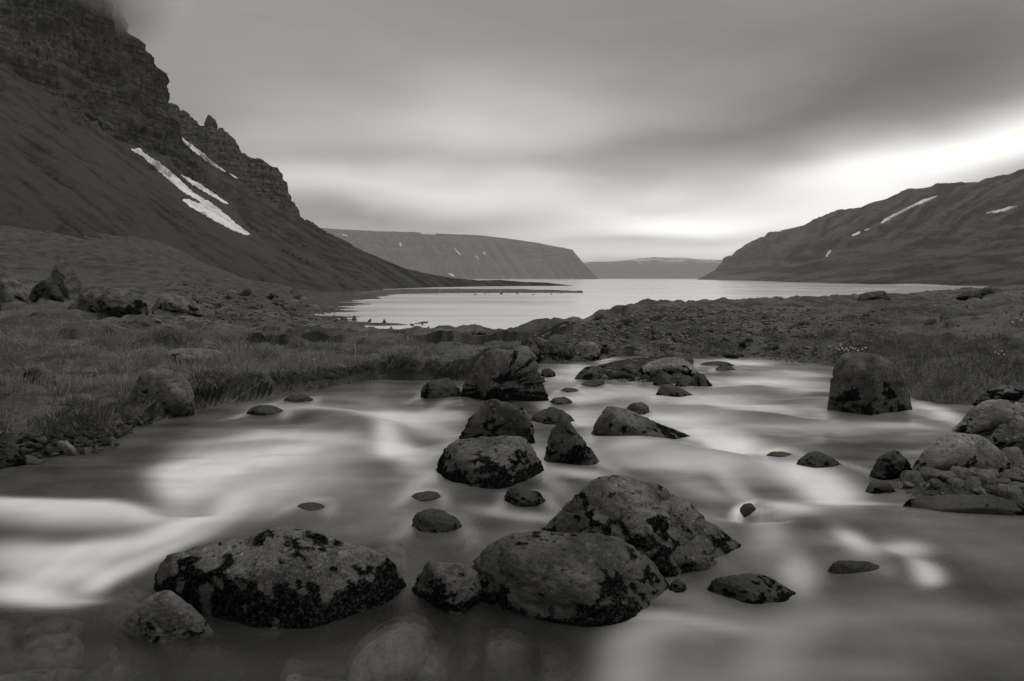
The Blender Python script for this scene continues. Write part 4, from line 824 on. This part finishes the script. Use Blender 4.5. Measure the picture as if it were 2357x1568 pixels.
PEB = {(2310, 1078): 'largest pebble of the heap, leaning at the right end of the pale granite boulder', (2345, 1068): 'big pebble cut by the right frame edge beside the heap',
       (2110, 1112): 'pebble at the left end of the heap next to the black mossy rock', (2325, 1042): 'topmost pebble of the heap, up against the grooved grey boulder',
       (2335, 1150): 'lowest big pebble of the heap, at the right by the bleached twig', (2225, 1098): 'fat pebble in the middle of the heap under the belly of the pale granite boulder'}
# pebble heap at the right, each read off the photograph
for (u, v, wp) in [(2110, 1112, 42), (2150, 1100, 44), (2185, 1105, 40), (2225, 1098, 46), (2260, 1082, 44), (2240, 1060, 34), (2310, 1078, 56), (2345, 1068, 60), (2280, 1118, 50), (2340, 1110, 40), (2300, 1140, 34), (2335, 1150, 44),
                    (2200, 1078, 34), (2270, 1050, 40), (2325, 1042, 40), (2210, 1118, 30), (2165, 1122, 30), (2245, 1122, 36), (2130, 1095, 24), (2290, 1095, 28), (2320, 1120, 26), (2350, 1130, 30), (2265, 1138, 24), (2095, 1122, 22), (2075, 1120, 20), (2352, 1090, 26), (2180, 1090, 22), (2300, 1060, 24), (2235, 1085, 20), (2350, 1160, 26)]:
    stone_px(u, v + 4, wp * 1.3, PEB.get((u, v), 'smaller smooth grey pebble packed in the heap before the pale granite boulder'), 'pebbles heaped before the pale granite boulder', me=PB[int(rng.integers(6))], sink=.1, name='pebble')
for (u, v, wp) in [(1446, 872, 22), (1470, 868, 20), (1484, 874, 18), (1495, 862, 22), (1410, 876, 20), (1425, 872, 18), (1525, 872, 20), (1540, 878, 22), (1575, 878, 18), (1460, 880, 16), (1400, 868, 14), (1515, 850, 26), (1440, 858, 22), (1500, 872, 14), (1560, 884, 16), (1590, 880, 18), (1480, 860, 16), (1535, 888, 14), (1455, 862, 14), (1380, 872, 18), (1612, 884, 16), (1388, 846, 16), (1620, 852, 14), (1600, 846, 16)]:
    stone_px(u, v, wp * 1.15, 'small rubbly stone on the stony islet in the stream', 'rubble on the stony islet', sink=.15)
n_ = 0
while n_ < 95:                                       # stony slope of the right shore above the stream
    u, v = rng.uniform(1300, 1860), rng.uniform(735, 822)
    if v < 722 + (1480 - min(u, 1480)) * .28 or v > 828 - abs(u - 1560) * .02: continue
    stone_px(u, v, rng.uniform(10, 24) * (1 if rng.random() < .8 else 1.6), 'angular grey stone in the rubble of the right shore', 'rubble on the right shore', sink=.62); n_ += 1
n_ = 0
while n_ < 45:                                        # rocky shore left of the bay
    u = rng.uniform(470, 760); v = rng.uniform(672, 738)
    if v < 660 + (u - 470) * .13 or v > 745 - (760 - u) * .02: continue
    stone_px(u, v, rng.uniform(10, 30), 'weathered stone in the rubble along the left shore of the bay', 'rubble on the left shore of the bay', sink=.65); n_ += 1
for k in range(28):
    u = rng.uniform(60, 330); v = np.interp(u, [0, 100, 250, 300, 400], [1080, 1055, 1028, 990, 962]) - rng.uniform(2, 34)
    stone_px(u, v, rng.uniform(14, 40), 'broken dark stone along the foot of the left bank', 'broken stones at the foot of the left bank', sink=.4)
for k in range(30):
    u = rng.uniform(20, 2330); v = rng.uniform(690, 800) if u > 1500 else rng.uniform(640, 760)
    if 760 < u < 1500: continue
    stone_px(u, v, rng.uniform(7, 18), 'small weathered stone lying in the open moorland', 'stones strewn over the moorland', sink=.65)
# bed of the shallow stream at our feet
CB = [stone_mesh(61 + k, M_COBBLE, 3, .6, 10, .05) for k in range(4)]
for k in range(60):
    u = rng.uniform(-100, 2400); v = rng.uniform(1150, 1620); u = rng.uniform(-100, 1420) if v > 1400 else rng.uniform(600, 1250)
    q = at_z(u, v, -.24); s = rng.uniform(.05, .14) * (1 if rng.random() < .85 else 1.8)
    g_ = float(ground_z(q[0], q[1])) + .05
    stone(q[0], q[1], g_ + .02, s, 'drowned cobble on the bed of the clear stream', 'cobbles on the stream bed', sink=.0, me=CB[int(rng.integers(4))], name='cobble')

# small rocks awash along the spit and bars
for (u, v, wp) in [(1040, 674, 9), (1080, 673, 8), (1120, 676, 7), (1155, 675, 10), (1190, 675, 8), (1225, 677, 7), (1265, 676, 7), (1300, 677, 9), (985, 673, 8), (940, 673, 7), (1010, 676, 6), (1100, 676, 7), (1175, 672, 6), (1290, 679, 5), (1245, 675, 5)]:
    h = at_z(u, v, SEA); s = wp / FPX * h[1] * .34; stone(h[0], h[1] + float(rng.uniform(-30, 25)), SEA, s, 'dark rock awash along the gravel spit', 'rocks awash along the gravel spit', me=SM[2], sink=.1)
for (u, v, wp) in [(885, 743, 10), (950, 750, 7), (972, 748, 5), (850, 741, 9), (815, 738, 14), (790, 737, 9), (900, 757, 6), (925, 760, 5), (985, 756, 5)]:
    h = at_z(u, v, SEA); s = wp / FPX * h[1] * .5; stone(h[0], h[1], SEA, s, 'dark rock awash beside the near sandbar of the bay', 'rocks awash beside the near sandbar', me=SM[6], sink=.1)

# ------------------------------------------------------------------ countless small rubble between the stones
def rubble(label, n, pick, smin, smax, mat=None, ms_=.25):
    V, F = ico(1); vs, fs, ms = [], [], []
    for k in range(n):
        u, v = pick()
        h = ground_hit(u, v); s = rng.uniform(smin, smax) * h[1] / FPX * .5
        R = V * (1 + .28 * rng.normal(size=(len(V), 1))).clip(.6, 1.4) * s * np.array([1, rng.uniform(.6, 1), rng.uniform(.4, .8)])
        t = rng.uniform(0, 6.3); R = R @ np.array([[math.cos(t), -math.sin(t), 0], [math.sin(t), math.cos(t), 0], [0, 0, 1]])
        fs.append(F + k * len(V)); vs.append(R + h + [0, s * .5, s * .12]); ms.append(np.full(len(V), rng.uniform(0, ms_)))
    o = link_mesh('rubble', np.concatenate(vs), np.concatenate(fs), mat or M_ROCK, False, attrs={'moss': np.concatenate(ms), 'wet': np.zeros(n * len(V))})
    return tag(o, label, 'rubble', None, 'stuff')
def pick_right():
    while True:
        u = rng.uniform(1230, 2050); v = rng.uniform(712, 838)
        if v > 705 + max(0, 1480 - u) * .26 and rng.random() < (1.0 if u < 1800 else .4): return u, v
def pick_left():
    while True:
        u = rng.uniform(380, 800); v = rng.uniform(650, 745)
        if v > 648 + (u - 380) * .16: return u, v
def pick_pile():
    return (rng.uniform(2080, 2357), rng.uniform(1050, 1150)) if rng.random() < .5 else (rng.uniform(1370, 1620), rng.uniform(858, 890))
def pick_bank():
    u = rng.uniform(-40, 340); return u, np.interp(u, [0, 100, 250, 300, 400], [1082, 1057, 1030, 992, 962]) - rng.uniform(0, 60) * (1 if u < 230 else .4)
rubble('small rubble littering the stony slope of the right shore', 1700, pick_right, 4, 13, M_PALE)
rubble('small rubble littering the left shore of the bay', 500, pick_left, 4, 12)
rubble('gravel filling the gaps of the islet and the right hand stone pile', 500, pick_pile, 5, 14, M_PALE)
rubble('crumbled rock and earth lumps along the foot of the left bank', 260, pick_bank, 9, 34, M_DARK)

# ------------------------------------------------------------------ grass
def blades(name, label, P, h, wdt, lean, tone, droop=.35):
    """one mesh of bent tapering blades; P roots, h heights, wdt widths, lean (n,2) horizontal drift per height"""
    n = len(P); a = rng.uniform(0, 6.283, n); sx = np.stack([np.cos(a), np.sin(a) * .6, 0 * a], -1) * (wdt * .5)[:, None]
    L = np.concatenate([lean * h[:, None], np.zeros((n, 1))], -1)
    m = P + L * .35 + np.array([0, 0, 1.0]) * (h * .6)[:, None]; tp = P + L * 1.15 + np.array([0, 0, 1.0]) * (h * (1 - droop * np.linalg.norm(lean, axis=1).clip(0, 1.5)))[:, None]
    V = np.stack([P - sx, P + sx, m + sx * .75, m - sx * .75, tp], 1).reshape(-1, 3)
    b = np.arange(n)[:, None] * 5; F = np.concatenate([b + [0, 1, 2], b + [0, 2, 3], b + [3, 2, 4]], 1).reshape(-1, 3)
    o = link_mesh(name, V, F, M_GRASS, False, attrs={'tone': np.repeat(tone, 5)})
    return tag(o, label, 'grass', None, 'stuff')
def clear(x, y, k=.92):
    m = np.ones(len(x), bool)
    for (fx, fy, a, b) in FOOT: m &= ((x - fx) / (a * k)) ** 2 + ((y - fy) / (b * k)) ** 2 > 1
    return m
def sward(n, ymin, ymax, u0=-260, u1=2620):
    u = rng.uniform(u0, u1, n); y = np.exp(rng.uniform(math.log(ymin), math.log(ymax), n)); x = ray(u, 760)[0] * y
    sd_ = poly_sd(x, y, STREAM); z = ground_z(x, y); isl = poly_sd(x, y, ISLAND)
    n1 = fbm(np.stack([x * .55, y * .55, 0 * x], -1), 3); n2 = fbm(np.stack([x * 2.6, y * 2.6, 0 * x + 9], -1), 2)
    right = sstep(x / y, -.02, .22)
    stony = right * (1 - sstep(x / y, .30, .62))
    keep = (sd_ > .05 + .13 * (1 - right)) & (isl > .1) & (z > -5.8) & clear(x, y) & (rng.random(n) < np.clip(.78 + .6 * n1 + .5 * n2, .12, 1) * (1 - .75 * stony)) & (rng.random(n) < np.clip(1.2 - y / 60, .15, 1))
    x, y, z, n1, n2, right, sd_ = (q[keep] for q in (x, y, z, n1, n2, right, sd_)); k = len(x)
    tall = np.clip(.55 + .55 * n2 + .35 * n1, .2, 1.5) * (1 - .45 * right) + .55 * sstep(x / y, .62, .74) * sstep(-y, -11, -6)
    h = np.maximum(.080 * tall, .0020 * y) * rng.uniform(.55, 1.35, k)
    wd = np.maximum(.0042, .00085 * y) * rng.uniform(.7, 1.2, k)
    ln = rng.normal(size=(k, 2)) * .55 + [.12, -.1]
    tone = np.clip(.46 + .58 * n2 + .42 * n1 - .12 * right + .18 * rng.normal(size=k), .02, .97)
    return np.stack([x, y, z - .01], -1), h, wd, ln, tone
G1 = sward(150000, 3.4, 13); blades('grass', 'tussocky grass on the near banks of the stream', *G1)
G2 = sward(90000, 12, 48); blades('grass', 'short moorland grass behind the banks', *G2)
# bright bleached tufts and the shaggy fringe hanging over the cut left bank
TP = []
for (u, v, r, n) in [(140, 905, .22, 420), (285, 905, .2, 420), (60, 890, .2, 260), (330, 838, .16, 260), (525, 832, .2, 280), (470, 872, .18, 260), (610, 812, .22, 260), (700, 800, .25, 300), (220, 965, .14, 200), (820, 812, .25, 260), (960, 820, .3, 260), (100, 800, .3, 260), (250, 790, .3, 260), (2140, 880, .3, 300), (2250, 870, .3, 320), (2320, 850, .3, 300), (2180, 905, .25, 300), (2040, 1062, .10, 60), (1600, 818, .3, 120), (1440, 828, .22, 160), (1500, 826, .22, 160), (2090, 850, .3, 220), (1950, 815, .3, 200)] + [(float(rng.uniform(0, 1000)), float(rng.uniform(775, 900)), float(rng.uniform(.1, .28)), int(rng.uniform(60, 220))) for _ in range(46)] + [(float(rng.uniform(1500, 2350)), float(rng.uniform(720, 840)), float(rng.uniform(.1, .3)), int(rng.uniform(40, 140))) for _ in range(40)]:
    c = ground_hit(u, v)
    if poly_sd(c[:1], c[1:2], STREAM)[0] < .15: continue
    a = rng.uniform(0, 6.283, n); q = r * np.sqrt(rng.random(n)); x = c[0] + q * np.cos(a); y = c[1] + q * np.sin(a)
    z = ground_z(x, y); rad = q / r
    TP.append((np.stack([x, y, z - .01], -1), rng.uniform(.11, .24, n) * (1 if u < 1000 else .8), np.full(n, max(.0035, .0007 * c[1])), np.stack([np.cos(a) * rad, np.sin(a) * rad], -1) * .9 + rng.normal(size=(n, 2)) * .22, np.clip(rng.normal(.66 if u < 1000 else .45, .13, n), .1, .98)))
c = np.array(px(LEFT_BANK[1:17])); sgl = np.linalg.norm(np.diff(c, axis=0), axis=1); cum = np.concatenate([[0], np.cumsum(sgl)]); n = 15000
t = rng.uniform(0, cum[-1], n); x = np.interp(t, cum, c[:, 0]); y = np.interp(t, cum, c[:, 1]); off = rng.uniform(.15, .5, n)
ix = np.clip(np.searchsorted(cum, t) - 1, 0, len(sgl) - 1); tx = (c[ix + 1] - c[ix]) / sgl[ix][:, None]; nx = np.stack([-tx[:, 1], tx[:, 0]], -1)
x = x + nx[:, 0] * off; y = y + nx[:, 1] * off; k = clear(x, y)
x, y, off, nx = x[k], y[k], off[k], nx[k]; n = len(x)
TP.append((np.stack([x, y, ground_z(x, y) - .01], -1), rng.uniform(.07, .18, n), np.maximum(.004, .0007 * y), -nx * rng.uniform(.2, 1.5, (n, 1)) + rng.normal(size=(n, 2)) * .35, np.clip(rng.normal(.34, .18, n), .02, .9)))
blades('grass', 'bleached grass tufts and the shaggy fringe over the cut bank', *[np.concatenate([q[i] for q in TP]) for i in range(5)], droop=.5)

# tall dry stalks
def stalk(pts, r, label, cat, group, mat, name):
    P = np.array(pts); n = len(P); V = []; k = 5
    for i in range(n):
        rr = r * (1 - .6 * i / (n - 1)); V += [P[i] + [rr * math.cos(q * 6.283 / k), 0, rr * math.sin(q * 6.283 / k)] if abs(P[-1][2] - P[0][2]) < abs(P[-1][0] - P[0][0]) * .5 else P[i] + [rr * math.cos(q * 6.283 / k), rr * math.sin(q * 6.283 / k), 0] for q in range(k)]
    F = [(i * k + q, i * k + (q + 1) % k, (i + 1) * k + (q + 1) % k, (i + 1) * k + q) for i in range(n - 1) for q in range(k)]
    return tag(link_mesh(name, V, F, mat), label, cat, group)
for (u0, v0, u1, v1, lab) in [(430, 838, 424, 815, 'tall thin stalk standing over the long half buried pale rock'), (145, 925, 162, 885, 'leaning stalk above the leftmost bright tuft'), (528, 930, 600, 880, 'long fallen stalk slanting over the grass right of the lichen boulder'), (212, 925, 222, 912, 'short stalk between the two left bright tufts'), (640, 872, 648, 850, 'upright stalk on the left bank over the dark cut'),
                             (2028, 1076, 2070, 1054, 'bent stalk over the black mossy rock'), (2060, 1058, 2012, 1056, 'dry straw lying level across the black mossy rock'), (2056, 1072, 2040, 1044, 'fine leaning straw over the black mossy rock')]:
    h = ground_hit(u0, v0); e = at_y(u1, v1, h[1] - .02); m_ = (h + e) / 2 + [.01, 0, .012]
    stalk([h, h * .5 + m_ * .5, m_, m_ * .5 + e * .5, e], .0022 + .00018 * h[1], lab, 'stalk', 'tall dry stalks', M_WOOD, 'dry_stalk')
h = ground_hit(2262, 1142); e = at_y(2286, 1160, h[1] - .05)
stalk([h + [-.02, 0, .06], h + [-.012, 0, .035], h + [.01, 0, .02], e * .6 + h * .4 + [0, 0, .02], e + [0, 0, .02]], .006, 'short bleached twig bent over the pebbles at the right', 'twig', None, M_WOOD, 'twig')

# cotton grass
def flower(u, v, lab, grp):
    h = ground_hit(u, v + 9); y = h[1]; tp = at_y(u, v, y); hh = max(tp[2] - h[2], .05)
    o = stalk([[0, 0, 0], [.004, 0, hh * .5], [0, 0, hh]], .003, lab, 'flower', grp, M_GRASS, 'flower'); o.location = h
    V, F = ico(2); r = .0026 * y * .5
    link_mesh('flower_head', V * [r, r, r * 1.1] * (1 + .15 * pnoise(V * 3))[:, None] + [0, 0, hh], F, M_PETAL, parent=o)
for (u, v) in [(1926, 802), (1931, 805), (1934, 796), (1938, 804), (1943, 806), (1948, 803), (1952, 807), (1957, 801), (1962, 806), (1968, 803), (1975, 808), (1984, 806), (1992, 805), (1935, 793)]:
    flower(u, v, 'white cotton grass head in the cluster behind the egg shaped boulder', 'cotton grass behind the egg shaped boulder')
for (u, v) in [(2290, 812), (2297, 815), (2304, 811), (2311, 817), (2340, 733), (2350, 738), (2330, 742)]:
    flower(u, v, 'white cotton grass head scattered in the moor at the right frame edge', 'scattered cotton grass at the right edge')

# ------------------------------------------------------------------ cloud caught on the cliff
def mist():
    V, F = ico(3); c = at_y(130, -100, 440); r = np.array([105, 90, 62])
    m, t, out_ = new_mat('cliff_mist'); v = t.new('ShaderNodeVolumePrincipled'); v.inputs['Color'].default_value = (.985, .98, .965, 1)
    co = t.new('ShaderNodeTexCoord').outputs['Object']; d = t.vmath('LENGTH', t.vmath('DIVIDE', co, tuple(r)).outputs[0]).outputs['Value']
    d = t.math('ADD', d, t.math('MULTIPLY', t.math('SUBTRACT', t.noise(co, .03, 3), .5), .35))
    t.put(v.inputs['Density'], t.math('MULTIPLY', t.smooth(d, .98, .35), .06)); t.l.new(v.outputs[0], out_.inputs['Volume'])
    o = link_mesh('mist', V * r, F, m); o.location = c
    tag(o, 'grey cloud hiding the top of the left cliff', 'mist', None, 'stuff')
mist()
